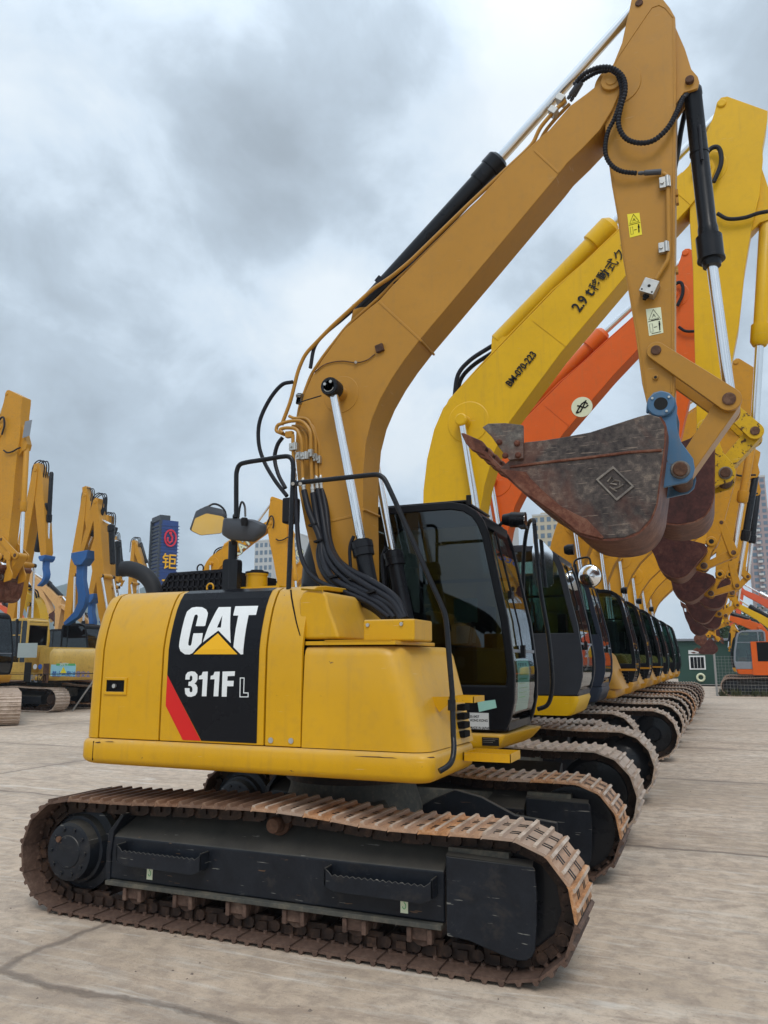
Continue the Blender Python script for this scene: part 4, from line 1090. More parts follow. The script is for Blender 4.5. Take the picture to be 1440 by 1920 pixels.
for u, v, y in ((551, 885, 5.24), (568, 905, 5.27), (585, 910, 5.30), (593, 900, 5.33), (601, 900, 5.35), (606, 930, 5.37)):
    G().steps(P(u, v-10, y), P(u+2, v+16, y), [(0, .012), (.15, .017), (.3, .017), (.31, .013), (.5, .013), (.51, .018), (.7, .018), (.71, .0155), (1, .0155)], 10).build('hose_fitting', M['zinc'], bm_)
HO = [
 [(552, 900, 5.24), (556, 960, 5.22), (560, 1020, 5.18), (572, 1062, 5.10), (598, 1090, 5.0), (640, 1108, 4.9), (690, 1130, 4.8), (730, 1158, 4.74)],
 [(570, 920, 5.27), (580, 960, 5.24), (600, 1010, 5.2), (606, 1050, 5.14), (625, 1085, 5.02), (672, 1112, 4.9), (715, 1135, 4.8), (740, 1160, 4.74)],
 [(587, 925, 5.30), (594, 970, 5.27), (604, 1020, 5.2), (622, 1060, 5.1), (655, 1092, 4.98), (702, 1118, 4.86), (738, 1140, 4.78), (752, 1162, 4.72)],
 [(596, 918, 5.33), (604, 960, 5.3), (612, 1010, 5.22), (622, 1040, 5.12), (648, 1072, 5.0), (690, 1100, 4.9), (735, 1128, 4.8), (756, 1162, 4.72)],
 [(604, 918, 5.36), (612, 960, 5.32), (617, 1010, 5.25), (630, 1045, 5.16), (655, 1068, 5.04), (700, 1092, 4.93), (742, 1122, 4.82), (760, 1160, 4.74)],
 [(608, 945, 5.38), (608, 990, 5.3), (598, 1040, 5.22), (612, 1080, 5.1), (650, 1115, 4.96), (698, 1140, 4.84), (725, 1162, 4.76)]]
for i, h in enumerate(HO):
    g = G(); hose(g, [P(*p) for p in h], .0245 if i else .018, n=12); g.build('hydraulic_hose', M['hose'], bm_)
g = G()
for u, v, y in ((600, 1015, 5.2), (612, 1020, 5.22), (628, 1082, 5.02), (665, 1085, 4.98), (700, 1110, 4.87), (590, 985, 5.24)):
    q = P(u, v, y); g.obox(q, (.032, 0, .008), (0, .045, 0), (-.003, 0, .007))
g.build('hose_tie', M['rubber'], bm_)
g = G(); hose(g, [P(549, 716, 5.35), P(528, 722, 5.34), P(505, 750, 5.32), P(487, 790, 5.3), P(485, 830, 5.3), P(495, 865, 5.3), P(515, 900, 5.28), P(538, 930, 5.26)], .0165); g.build('loop_hose', M['hose'], bm_)
g = G(); hose(g, [P(530, 820, 5.30), P(520, 835, 5.3), P(515, 860, 5.3), P(522, 890, 5.28), P(535, 915, 5.26)], .0165); g.build('loop_hose', M['hose'], bm_)
g = G(); g.box(P(528, 956, 5.2).x, P(552, 956, 5.2).x, 5.2-OY, 5.3-OY, P(540, 980, 5.2).z, P(540, 932, 5.2).z); g.build('boom_lamp', M['rubber'], bm_, .015, 3)
g = G(); g.steps(P(604, 1110, 5.5), P(604, 985, 5.5), [(0, .17), (.5, .15), (.9, .08), (1, .04)], 20); g.build('boom_foot_guard', M['black'], ex)

# arm cylinder lies along the back of the boom
AY = 5.50
A0, A1, A2 = W(660, 590, AY), W(940, 296, AY), W(1196, 8, AY)
def loc(p): return Vector((p.x-OX, p.y-OY, p.z))
A0, A2 = loc(W(668, 585, AY)), loc(W(1198, 6, AY))
A0 = loc(W(672, 590, AY)); 
g = G(); mid = loc(W(938, 297, AY))
g.steps(A0, mid, [(0, .055), (.03, .075), (.85, .075), (.851, .086), (.93, .086), (.931, .095), (.985, .095), (1, .07)], 28); ac = g.build('arm_cylinder', M['black'], ex)
g = G(); g.cyl(mid, A2, .043, 22); g.build('piston_rod', M['chrome'], ac)
g = G(); g.tube([loc(W(738, 532, 5.42)), loc(W(930, 330, 5.42))], .012, 8); g.obox(loc(W(713, 527, 5.45)), (.02, 0, .02), (0, .03, 0), (-.02, 0, .02)); g.build('oil_line', M['hose'], ac)
g = G(); hose(g, [loc(W(663, 580, 5.45)), loc(W(640, 600, 5.42)), loc(W(610, 625, 5.40)), loc(W(590, 650, 5.40)), loc(W(582, 690, 5.38))], .016); g.steps(loc(W(664, 572, 5.5)), loc(W(668, 592, 5.5)), [(0, .02), (1, .035)], 8); g.build('loop_hose', M['hose'], bm_)
g = G(); g.prism(poly([(655, 612), (662, 580), (676, 576), (700, 574), (712, 566)], 5.42), 5.42-OY, 5.58-OY); g.build('cylinder_lug', M['boomtan'], bm_, .004, 1)

# ---------------------------------------------------------------- stick (arm)
SY0, SY1 = 5.375, 5.625
sp = poly([(1180, 18), (1184, -2), (1193, -12), (1206, -13), (1240, -6), (1256, 14), (1266, 32), (1268, 140), (1267, 280), (1265, 480), (1265, 600), (1265, 736), (1262, 770), (1246, 786), (1224, 780), (1214, 762), (1204, 720), (1190, 615), (1178, 545), (1167, 480), (1157, 403), (1147, 347), (1141, 303), (1135, 255), (1133, 200), (1140, 150), (1151, 117), (1166, 80), (1173, 47)], SY0)
g = G(); g.prism(sp, SY0-OY, SY1-OY); st = g.build('stick', M['boomtan'], ex, .006, 2)
ear = poly([(1264, 40), (1284, 86), (1296, 124), (1308, 138), (1311, 148), (1308, 160), (1296, 164), (1282, 168), (1266, 192)], SY0)
for y0_, y1_ in ((SY0+.03, SY0+.055), (SY1-.055, SY1-.03)): G().prism(ear, y0_-OY, y1_-OY).build('cylinder_ear', M['boomtan'], st, .003, 1)
def pin(u, v, y0, y1, r, mat, parent, name='pin', ring_=None):
    q = P(u, v, y0); g = G(); g.steps((q.x, y0-OY, q.z), (q.x, y1-OY, q.z), [(0, r*.85), (.02, r), (1, r)], 24)
    o = g.build(name, mat, parent)
    return o
pin(1293, 147, SY0+.0, SY1, .030, M['rust'], st)
pin(1198, 4, SY0-.012, SY1, .028, M['rust'], st)
# boom nose boss and round doubler on the stick
g = G(); q = P(1147, 154, BY0); g.steps((q.x, BY0-.022-OY, q.z), (q.x, BY0-OY+.001, q.z), [(0, .072), (.1, .076), (1, .078)], 32); bo = g.build('nose_boss', M['boomtan'], bm_)
g = G(); g.steps((q.x, BY0-.028-OY, q.z), (q.x, BY0-.021-OY, q.z), [(0, .036), (.2, .040), (1, .041)], 28); g.build('nose_pin', M['boomtan'], bo)
g = G(); q = P(1150, 158, SY0); g.steps((q.x+.03, SY0-.007-OY, q.z-.01), (q.x+.03, SY0+.002-OY, q.z-.01), [(0, .165), (1, .170)], 40); g.build('doubler_plate', M['boomtan'], st)
face_line([(1141, 140), (1160, 105), (1212, 28), (1222, 14), (1236, 9), (1248, 15), (1262, 32)], SY0, .0055, M['boomtan'], st)
face_line([(1263, 36), (1264, 200), (1262, 420), (1261, 600), (1259, 736)], SY0, .0055, M['boomtan'], st)
face_line([(1144, 305), (1160, 400), (1172, 490), (1196, 620), (1212, 735)], SY0, .004, M['boomtan'], st)
# stickers
s1 = [P(u, v, SY0) for u, v in ((1176, 402), (1199, 399), (1204, 440), (1181, 446))]
def sticker(c, mat, name, parent, prt):
    g = G(); g.add([(p.x, SY0-.002-OY, p.z) for p in c], [(0,1,2,3)]); s = g.build(name, mat, parent)
    o = c[3]; ex_ = (c[2]-c[3]); ez_ = (c[0]-c[3]); y = SY0-.0035-OY
    def T(a, b): q = o+ex_*a+ez_*b; return (q.x, y, q.z)
    g = G(); 
    def ln(pts, r=.0016): g.tube([T(*p) for p in pts], r, 4)
    ln([(.5, .93), (.12, .58), (.88, .58), (.5, .93)]); ln([(.04, .52), (.96, .52)]); ln([(.38, .64), (.5, .76), (.6, .64)]); ln([(.5, .76), (.5, .66)])
    ln([(.12, .12), (.12, .42), (.32, .42), (.32, .12), (.12, .12)], .001); ln([(.40, .27), (.62, .27)], .002)
    ln([(.78, .12), (.80, .30)], .0042); ln([(.80, .30), (.81, .40)], .006); ln([(.81, .43), (.81, .45)], .005)
    if prt: ln([(.25, .54), (.8, .545)], .002); ln([(.2, .06), (.85, .06)], .002)
    g.build('sticker_print', M['ink'], s)
sticker(s1, M['stickyellow'], 'warning_sticker', st, False)
sticker([P(u, v, SY0) for u, v in ((1211, 580), (1239, 576), (1244, 624), (1217, 630))], M['stickpale'], 'warning_sticker', st, True)
# valve block and pipe down the stick, clamps
g = G(); pipe(g, [(1243, 325), (1252, 330), (1254, 470), (1253, 487), (1230, 524)], SY0-.03, .014); g.build('steel_pipe', M['boomtan'], st)
clamp(1247, 343, SY0-.03, .038, .042, 0, st); clamp(1245, 465, SY0-.03, .036, .038, 0, st)
g = G(); q = P(1218, 541, SY0-.045); a_ = R(-28); dx = Vector((math.cos(a_), 0, math.sin(a_))); dz = Vector((-math.sin(a_), 0, math.cos(a_)))
g.obox(q, dx*.052, (0, .045, 0), dz*.052); 
vb = g.build('valve_block', M['zinc'], st, .004, 1)
g = G(); g.steps(q+Vector((0, -.047, 0)), q+Vector((0, -.044, 0)), [(0, .010), (1, .012)], 14); g.steps(q-dz*.045, q-dz*.085, [(0, .022), (.5, .022), (.5, .015), (1, .015)], 8)
for s1_, s2_ in ((-1, -1), (1, -1)): g.steps(q+Vector((0, -.047, 0))+dx*s1_*.036+dz*s2_*.036, q+Vector((0, -.044, 0))+dx*s1_*.036+dz*s2_*.036, [(0, .006), (1, .007)], 10)
g.build('valve_port', M['ink'], vb)
# corrugated hoses from boom to stick
HY = SY0-.055
g = G(); hose(g, [P(1076, 160, 5.35), P(1095, 139, 5.31), P(1122, 127, 5.29), P(1148, 128, 5.28), P(1168, 145, 5.28), P(1172, 172, 5.27), P(1163, 205, 5.28), P(1160, 235, 5.29), P(1173, 259, 5.30), P(1198, 268, 5.30), P(1226, 263, 5.30), P(1252, 240, 5.31), P(1268, 212, 5.34), P(1281, 182, 5.42)], .019, corr=True, n=12, k=8); g.build('corrugated_hose', M['hose'], st)
g = G(); hose(g, [P(1078, 163, 5.40), P(1100, 146, 5.36), P(1125, 134, 5.34), P(1150, 136, 5.33), P(1163, 152, 5.32), P(1165, 180, 5.31), P(1153, 220, 5.31), P(1139, 250, 5.31), P(1135, 285, 5.31), P(1145, 308, 5.32), P(1165, 321, 5.32), P(1196, 325, 5.33)], .0175, corr=True, n=12, k=8); g.build('corrugated_hose', M['hose'], st)
g = G()
for a, b in (((1064, 186, 5.38), (1084, 158, 5.34)), ((1070, 190, 5.41), (1090, 155, 5.38)), ((1196, 325, 5.33), (1240, 322, 5.345)), ((1281, 184, 5.42), (1294, 165, 5.45))):
    G().steps(P(*a), P(*b), [(0, .011), (.15, .015), (.25, .012), (.3, .019), (.9, .020), (1, .02)], 12).build('hose_fitting', M['greyplastic'], st)
g = G(); q = P(1296, 165, 5.46); g.obox(q, (.04, 0, .01), (0, .04, 0), (-.01, 0, .022)); g.build('port_flange', M['zinc'], st, .004, 1)
for u, v in ((1268, 360), (1269, 375), (1268, 505)): 
    q = P(u, v, SY0+.04); G().box(q.x-.006, q.x+.012, q.y, q.y+.04, q.z-.022, q.z+.022).build('edge_tab', M['boomtan'], st)

# bucket cylinder
cylp = [(0, 0)]
g = G(); a = loc(W(1297, 160, 5.5)); b = loc(W(1369, 747, 5.5)); m_ = loc(W(1335, 500, 5.5))
g.steps(a, m_, [(0, .045), (.03, .066), (.06, .066), (.065, .062), (.38, .062), (.381, .067), (.395, .067), (.396, .062), (.78, .062), (.80, .068), (.84, .069), (.845, .088), (.955, .088), (.957, .093), (.968, .093), (.97, .066), (1, .06)], 30)
bc = g.build('bucket_cylinder', M['black'], ex)
g = G(); g.cyl(m_, b, .037, 24); g.build('piston_rod', M['chrome'], bc)
g = G(); g.tube([loc(W(1311, 235, 5.43)), loc(W(1316, 300, 5.42))], .012, 8); hose(g, [loc(W(*p)) for p in ((1298, 172, 5.60), (1286, 205, 5.62), (1277, 245, 5.64), (1270, 290, 5.62), (1262, 330, 5.60))], .019); g.build('oil_line', M['hose'], bc)

# linkage
LY0 = 5.335
def xz(u, v): return Q(u, v, LY0)
BP, LP, CP, SP = xz(1240, 762), xz(1276, 883), xz(1367, 748), xz(1230, 657)     # bucket pin, bucket link pin, cylinder pin, stick link pin
PB = Q(1147, 154, SY0)
def linkage(parent, f, s, ym, mat, wd=1.0, pinmat='rust'):
    """f maps first-machine side-plane points, s = scale, ym = centre plane"""
    bp_, lp, cp, sp_ = f(BP), f(LP), f(CP), f(SP)
    h = .165*s
    for sg in (-1, 1):
        g = G(); y = ym+sg*h
        g.prism(capsule(sp_, cp, .062*s, .078*s), min(y, y-sg*.035*s), max(y, y-sg*.035*s)); g.build('side_link', mat, parent, .004, 1)
    g = G(); g.prism(capsule(cp, lp, .072*s, .060*s), ym-.115*s, ym+.115*s); g.build('bucket_link', mat, parent, .006, 2)
    for c, r in ((sp_, .034), (cp, .042), (lp, .036)):
        g = G(); g.steps((c[0], ym-h-.012*s, c[1]), (c[0], ym+h+.012*s, c[1]), [(0, r*.8*s), (.01, r*s), (.99, r*s), (1, r*.8*s)], 22); g.build('link_pin', M[pinmat], parent)
linkage(ex, lambda p: p, 1.0, 5.5-OY, M['boomtan'])
pin(1229, 707, SY0-.015, SY1, .019, M['boomtan'], st); pin(1229, 707, SY0-.018, SY1, .011, M['ink'], st)

# ---------------------------------------------------------------- bucket
BKY = 5.06
bk_side = [(937, 880), (957, 862), (983, 842), (983, 830), (1020, 826), (1053, 821), (1107, 811), (1150, 797), (1200, 781), (1217, 777), (1237, 783), (1246, 800), (1246, 830), (1243, 855), (1238, 890), (1234, 920), (1231, 945), (1221, 972), (1200, 996), (1172, 1008), (1130, 1011), (1087, 1000), (1040, 962), (985, 925)]
bk_side = poly(bk_side, BKY)
shell_px = [(905, 850), (937, 883), (985, 928), (1040, 965), (1087, 1003), (1130, 1014), (1172, 1011), (1200, 1000), (1222, 976), (1233, 947), (1237, 918), (1242, 882), (1247, 840), (1250, 800), (1239, 781)]
shell = poly(shell_px, BKY)
wear = poly([(937, 880), (985, 925), (1040, 962), (1087, 1000), (1130, 1011), (1133, 1008), (1101, 974), (1083, 966), (1053, 950), (1018, 920), (998, 900), (987, 886)], BKY)
cutter = poly([(907, 804), (918, 797), (950, 796), (983, 800), (984, 862), (957, 865), (937, 840), (925, 822)], BKY)
tooth = poly([(863, 811), (869, 811), (903, 826), (912, 838), (905, 852), (883, 843), (872, 830)], BKY)
BW = .94
def bucket(parent, f, s, ym, mat, rimmat, earmat, detail=True, width=BW, teethmat=None):
    w_ = width*s/2; y0, y1 = ym-w_, ym+w_; t = .022*s
    F = lambda L: [f(p) for p in L]
    sh = F(shell); ins = []
    for i, p in enumerate(sh):
        a = Vector(sh[max(0, i-1)]); b = Vector(sh[min(len(sh)-1, i+1)]); d = (b-a).normalized(); nn = Vector((-d.y, d.x)); ins.append(tuple(Vector(p)+nn*.024*s))
    # dense smooth profile
    A = [Vector((x, 0, z)) for x, z in sh]; A = smooth(A, 3); B = smooth([Vector((x, 0, z)) for x, z in ins], 3)
    g = G(); g.prism([(p.x, p.z) for p in A]+[(p.x, p.z) for p in reversed(B)], y0+.004*s, y1-.004*s, sm=True); bk = g.build('bucket', rimmat, parent, ang=50)
    for a_, b_ in ((y0, y0+t), (y1-t, y1)): G().prism(F(bk_side), a_, b_).build('side_plate', mat, bk, .006*s, 2)
    # top torsion tube behind the opening
    tb_ = f(Q(1228, 812, BKY)); g = G(); g.cyl((tb_[0], y0+t, tb_[1]), (tb_[0], y1-t, tb_[1]), .06*s, 14); g.build('torsion_tube', rimmat, bk)
    for k in range(5):
        yy = y0+.05*s+(y1-y0-.10*s)*k/4; g = G(); h = .033*s
        T_ = F(tooth); tip = T_[0]
        g.prism(T_, yy-h, yy+h); g.build('tooth', teethmat or rimmat, bk, .008*s, 2)
    for sg, yy in ((-1, y0), (1, y1)):
        g = G(); a_, b_ = (yy-.030*s, yy-.001*s) if sg < 0 else (yy+.001*s, yy+.030*s)
        g.prism(F(cutter), a_, b_); sc_ = g.build('side_cutter', M['cutter'] if detail else rimmat, bk, .004*s, 1)
        if detail:
            g = G(); g.prism(F(wear), *((yy-.012*s, yy-.001*s) if sg < 0 else (yy+.001*s, yy+.012*s))); g.build('wear_plate', M['bucketrust'], bk, .003, 1)
            for u, v in ((939, 832), (972, 834), (950, 857), (974, 856)):
                c = f(Q(u, v, BKY)); g = G(); e = yy+sg*.030*s; g.steps((c[0], e, c[1]), (c[0], e+sg*.016*s, c[1]), [(0, .022*s), (.6, .020*s), (1, .012*s)], 12); g.build('cutter_bolt', M['bucketrust'], sc_)
            # weld line along the side and the diamond cast badge
            g = G(); pts = [f(Q(u, v, BKY)) for u, v in ((957, 876), (1040, 866), (1110, 858), (1180, 849), (1241, 845))]
            g.tube([(x, yy+sg*.002, z) for x, z in pts], .010*s, 6); g.build('side_weld', rimmat, bk)
            dm = [f(Q(u, v, BKY)) for u, v in ((1118, 900), (1150, 875), (1190, 913), (1157, 940))]
            inn_ = [tuple(Vector(p).lerp(Vector((sum(q[0] for q in dm)/4, sum(q[1] for q in dm)/4)), .14)) for p in dm]
            g = G(); g.ring(dm, inn_, *((yy-.010, yy-.0) if sg < 0 else (yy, yy+.010)))
            cc = Vector((sum(q[0] for q in dm)/4, sum(q[1] for q in dm)/4))
            if sg < 0:
                for L in ([(-.045, .015), (-.02, .045), (.0, .02), (-.03, .0), (.01, -.01)], [(.0, .02), (.03, .01), (.03, -.02)], [(-.01, -.035), (.02, -.03), (.05, -.012)], [(-.035, -.02), (-.01, -.04), (.01, -.055)]):
                    g.tube([(cc.x+a*s, yy-.004, cc.y+b*s) for a, b in L], .005*s, 5)
            g.build('cast_badge', M['scuff'], bk)
    # ears
    ep = [(1212, 776), (1213, 762), (1216, 750), (1226, 739), (1240, 735), (1255, 739), (1266, 750), (1270, 765), (1269, 785), (1271, 810), (1278, 832), (1290, 848), (1300, 862), (1303, 880), (1299, 896), (1288, 906), (1265, 911), (1236, 918), (1233, 915), (1237, 880), (1244, 820), (1240, 786), (1228, 778)]
    ep = [f(Q(u, v, LY0)) for u, v in ep]
    for sg in (-1, 1):
        yy = ym+sg*.17*s; g = G(); g.prism(ep, min(yy, yy+sg*.03*s), max(yy, yy+sg*.03*s)); er = g.build('ear', earmat, bk, .005*s, 2)
        c = f(BP); g = G(); e = yy+sg*.03*s
        g.steps((c[0], e, c[1]), (c[0], e+sg*.028*s, c[1]), [(0, .090*s), (.8, .088*s), (1, .080*s)], 30)
        g.build('ear_boss', M['earblue'] if detail else earmat, er, .003, 1)
        g = G(); g.steps((c[0], e+sg*.0285*s, c[1]), (c[0], e+sg*.031*s, c[1]), [(0, .044*s), (1, .043*s)], 20); g.build('pin_hole', M['ink'], er)
        if detail:
            for a_ in (35, 140, 300): 
                g = G(); x_, z_ = c[0]+.066*math.cos(R(a_)), c[1]+.066*math.sin(R(a_)); g.steps((x_, e+sg*.028, z_), (x_, e+sg*.037, z_), [(0, .009), (1, .008)], 10); g.build('boss_bolt', M['zinc'], er)
        c = f(LP); g = G(); g.steps((c[0], e, c[1]), (c[0], e+sg*.012*s, c[1]), [(0, .062*s), (1, .056*s)], 26); g.steps((c[0], e, c[1]), (c[0], e+sg*.03*s, c[1]), [(0, .046*s), (.9, .046*s), (1, .04*s)], 22, 1); g.build('pin_collar', [M['scuff'], M['rust']], er)
    g = G(); c = f(LP); g.cyl((c[0], ym-.17*s, c[1]-.01), (c[0], ym+.17*s, c[1]-.01), .07*s, 16); g.build('pin_tube', M['rust'], bk); g = G(); c = f(BP); g.cyl((c[0], ym-.17*s, c[1]), (c[0], ym+.17*s, c[1]), .06*s, 16); g.build('pin_tube', M['rust'], bk)
    return bk
bucket(ex, lambda p: p, 1.0, 5.5-OY, M['bucket'], M['bucketrust'], M['earblue'], True, .90)
# ================================================================= ground
def groundmat():
    m, nt, bs = newmat('concrete_yard'); tcn = N(nt, 'ShaderNodeTexCoord'); co = tcn.outputs['Object']
    def msc(x, y, z=1, rot=0):
        mp = N(nt, 'ShaderNodeMapping'); nt.links.new(co, mp.inputs[0]); mp.inputs['Scale'].default_value = (x, y, z); mp.inputs['Rotation'].default_value = (0, 0, rot); return mp.outputs[0]
    a = noise(nt, msc(.35, .5), 1.0, 8, .6, .4); b = noise(nt, co, 7, 9, .72, .3); c = noise(nt, msc(1.2, 9), 1.4, 7, .65, .6); e = noise(nt, co, 60, 4, .7)
    base = rampn(nt, a, [(.3, (.40, .31, .225)), (.5, (.53, .415, .31)), (.7, (.62, .51, .40))])
    base = mixn(nt, mathn(nt, 'MULTIPLY', rampn(nt, b, [(.40, (1,1,1)), (.58, (0,0,0))]), .60), base, (.27, .21, .165))
    base = mixn(nt, mathn(nt, 'MULTIPLY', rampn(nt, c, [(.52, (0,0,0)), (.70, (1,1,1))]), .40), base, (.66, .62, .55))
    base = mixn(nt, mathn(nt, 'MULTIPLY', rampn(nt, noise(nt, msc(.9, 3.5, 1, .3), 1.1, 8, .66, 1.0), [(.55, (0,0,0)), (.66, (1,1,1))]), .55), base, (.27, .20, .15))
    base = mixn(nt, mathn(nt, 'MULTIPLY', rampn(nt, e, [(.58, (0,0,0)), (.72, (1,1,1))]), .70), base, (.15, .12, .10))
    # slab joints every few metres, slightly ragged
    wob = noise(nt, co, .9, 6, .65); sp_ = N(nt, 'ShaderNodeSeparateXYZ'); nt.links.new(co, sp_.inputs[0])
    wv = mathn(nt, 'MULTIPLY', mathn(nt, 'SUBTRACT', wob, .5), .38)
    def joint(s, off, per):
        v = mathn(nt, 'ADD', mathn(nt, 'ADD', s, wv), off); v = mathn(nt, 'DIVIDE', v, per)
        v = mathn(nt, 'SUBTRACT', v, mathn(nt, 'ROUND', v)); return mathn(nt, 'MULTIPLY', mathn(nt, 'ABSOLUTE', v), per)
    j = mathn(nt, 'MINIMUM', joint(sp_.outputs[1], -3.42, 4.4), joint(sp_.outputs[0], 3.72, 6.2))
    jm = rampn(nt, j, [(.012, (1,1,1)), (.045, (0,0,0))])
    jw = rampn(nt, j, [(.02, (1,1,1)), (.22, (0,0,0))])
    st = noise(nt, msc(.55, .8, 1, .5), 1.0, 9, .68, 1.2); base = mixn(nt, mathn(nt, 'MULTIPLY', rampn(nt, st, [(.54, (0,0,0)), (.64, (1,1,1))]), .34), base, (.22, .18, .15))
    lt = noise(nt, msc(.4, 2.6, 1, -.2), 1.3, 9, .7, 1.0); base = mixn(nt, mathn(nt, 'MULTIPLY', rampn(nt, lt, [(.58, (0,0,0)), (.66, (1,1,1))]), .45), base, (.72, .68, .61))
    base = mixn(nt, mathn(nt, 'MULTIPLY', jw, .30), base, (.24, .19, .15))
    base = mixn(nt, mathn(nt, 'MULTIPLY', jm, mathn(nt, 'MULTIPLY', b, 1.3)), base, (.13, .10, .08))
    nt.links.new(base, bs.inputs['Base Color'])
    nt.links.new(rampn(nt, a, [(.3, (.62,)*3), (.7, (.86,)*3)]), bs.inputs['Roughness'])
    h = mathn(nt, 'ADD', mathn(nt, 'MULTIPLY', b, .5), mathn(nt, 'MULTIPLY', e, .35)); h = mathn(nt, 'SUBTRACT', h, mathn(nt, 'MULTIPLY', jm, .8))
    bump(nt, bs, h, .55, .02); return m
g = G(); g.add([(-1500, -200, 0), (1500, -200, 0), (1500, 2500, 0), (-1500, 2500, 0)], [(0,1,2,3)])
tag(g.build('ground', groundmat()), kind='structure')

# ================================================================= templates traced from the second machine
TY = 8.85
def TW(u, v): p = W(u, v, TY); return (p.x, p.z)
TB, TS, TF = TW(1320, 312), TW(1325, 805), TW(850, 1165)
BOOMT = [TW(*p) for p in ((815,1160),(800,1110),(794,1050),(792,980),(793,920),(800,860),(813,805),(830,765),(850,740),(905,682),(972,612),(1042,540),(1099,489),(1157,434),(1235,362),(1283,318),(1300,300),(1318,291),(1335,296),(1342,312),(1336,330),(1310,365),(1288,392),(1170,520),(1051,661),(954,792),(925,850),(908,910),(899,960),(896,1040),(894,1110),(880,1165),(862,1188),(835,1184))]
STICKT = [TW(*p) for p in ((1340,205),(1344,188),(1352,178),(1364,176),(1395,187),(1440,203),(1439,222),(1430,272),(1431,295),(1425,360),(1409,428),(1397,500),(1386,605),(1375,661),(1362,740),(1352,800),(1345,818),(1328,826),(1312,818),(1306,795),(1305,740),(1302,640),(1299,500),(1293,410),(1293,370),(1305,310),(1322,250),(1335,220))]
STRAIGHT = [(-.03, -.02), (-.02, .035), (.12, .055), (.5, .075), (.85, .045), (1.0, .035), (1.025, 0), (1.0, -.03), (.85, -.05), (.5, -.055), (.12, -.04), (-.02, -.035)]
K = {k: TW(*v) for k, v in dict(cpin=(870, 792), lug=(922, 634), gland=(1146, 402), stop=(1353, 190), ear=(1440, 389)).items()}
SM1 = math.hypot(PB[0]-BP[0], PB[1]-BP[1]); SANG1 = math.atan2(BP[1]-PB[1], BP[0]-PB[0])
_tc = {}
def big_track(cx, r, z0, w, subs, tone):
    """returns builder(parent, y)"""
    n = int(round((2*cx*2+2*math.pi*r)/.19))
    tops = [(cx, z0+2*r), (cx*.72, z0+2*r-.006), (cx*.4, z0+2*r+.015), (0.05, z0+2*r+.035), (-cx*.35, z0+2*r+.01), (-cx*.7, z0+2*r-.008), (-cx, z0+2*r)]
    path = track_path(cx, r, z0, tops); pl, pitch = walk(path, n, .3)
    key = (cx, r, w, tone)
    def put(parent, y):
        ck = ('chain', cx, r, subs)
        if subs:
            if ck not in _tc:
                o = chain(path, n, 0, .3, 1.05, False).build('track', M['chainrust'], parent); _tc[ck] = o.data
            else:
                o = bpy.data.objects.new('track', _tc[ck]); S.collection.objects.link(o); o.parent = parent
            o.location = (0, y, 0)
            sk_ = ('shoe', round(pitch, 4), w, tone)
            for c, t in pl:
                if sk_ not in _tc: _tc[sk_] = shoe_mesh(pitch, w, .03, subs < 2).build('track_shoe', [M[tone], M['ink'], M['grouser']], o); s_ = _tc[sk_]
                else: s_ = _tc[sk_].copy(); S.collection.objects.link(s_); s_.parent = o
                orient(s_, c, t, 0)
            return o
        mk = ('merged', cx, r, w, tone)
        if mk not in _tc:
            g = chain(path, n, 0, .3, 1.05, False); sg = shoe_mesh(pitch, w, .03, True)
            for c, t in pl:
                out = Vector((t.z, 0, -t.x)); yv = out.cross(t)
                g.add([c+t*v[0]+yv*v[1]+out*v[2] for v in sg.v], sg.f, 1)
                for q_ in range(len(sg.f)): g.m[len(g.m)-len(sg.f)+q_] = 2 if sg.m[q_] == 2 else 1
            _tc[mk] = g.build('track', [M['chainrust'], M[tone], M['grouser']], parent).data; o = parent.children[-1]
        else:
            o = bpy.data.objects.new('track', _tc[mk]); S.collection.objects.link(o); o.parent = parent
        o.location = (0, y, 0); return o
    return put

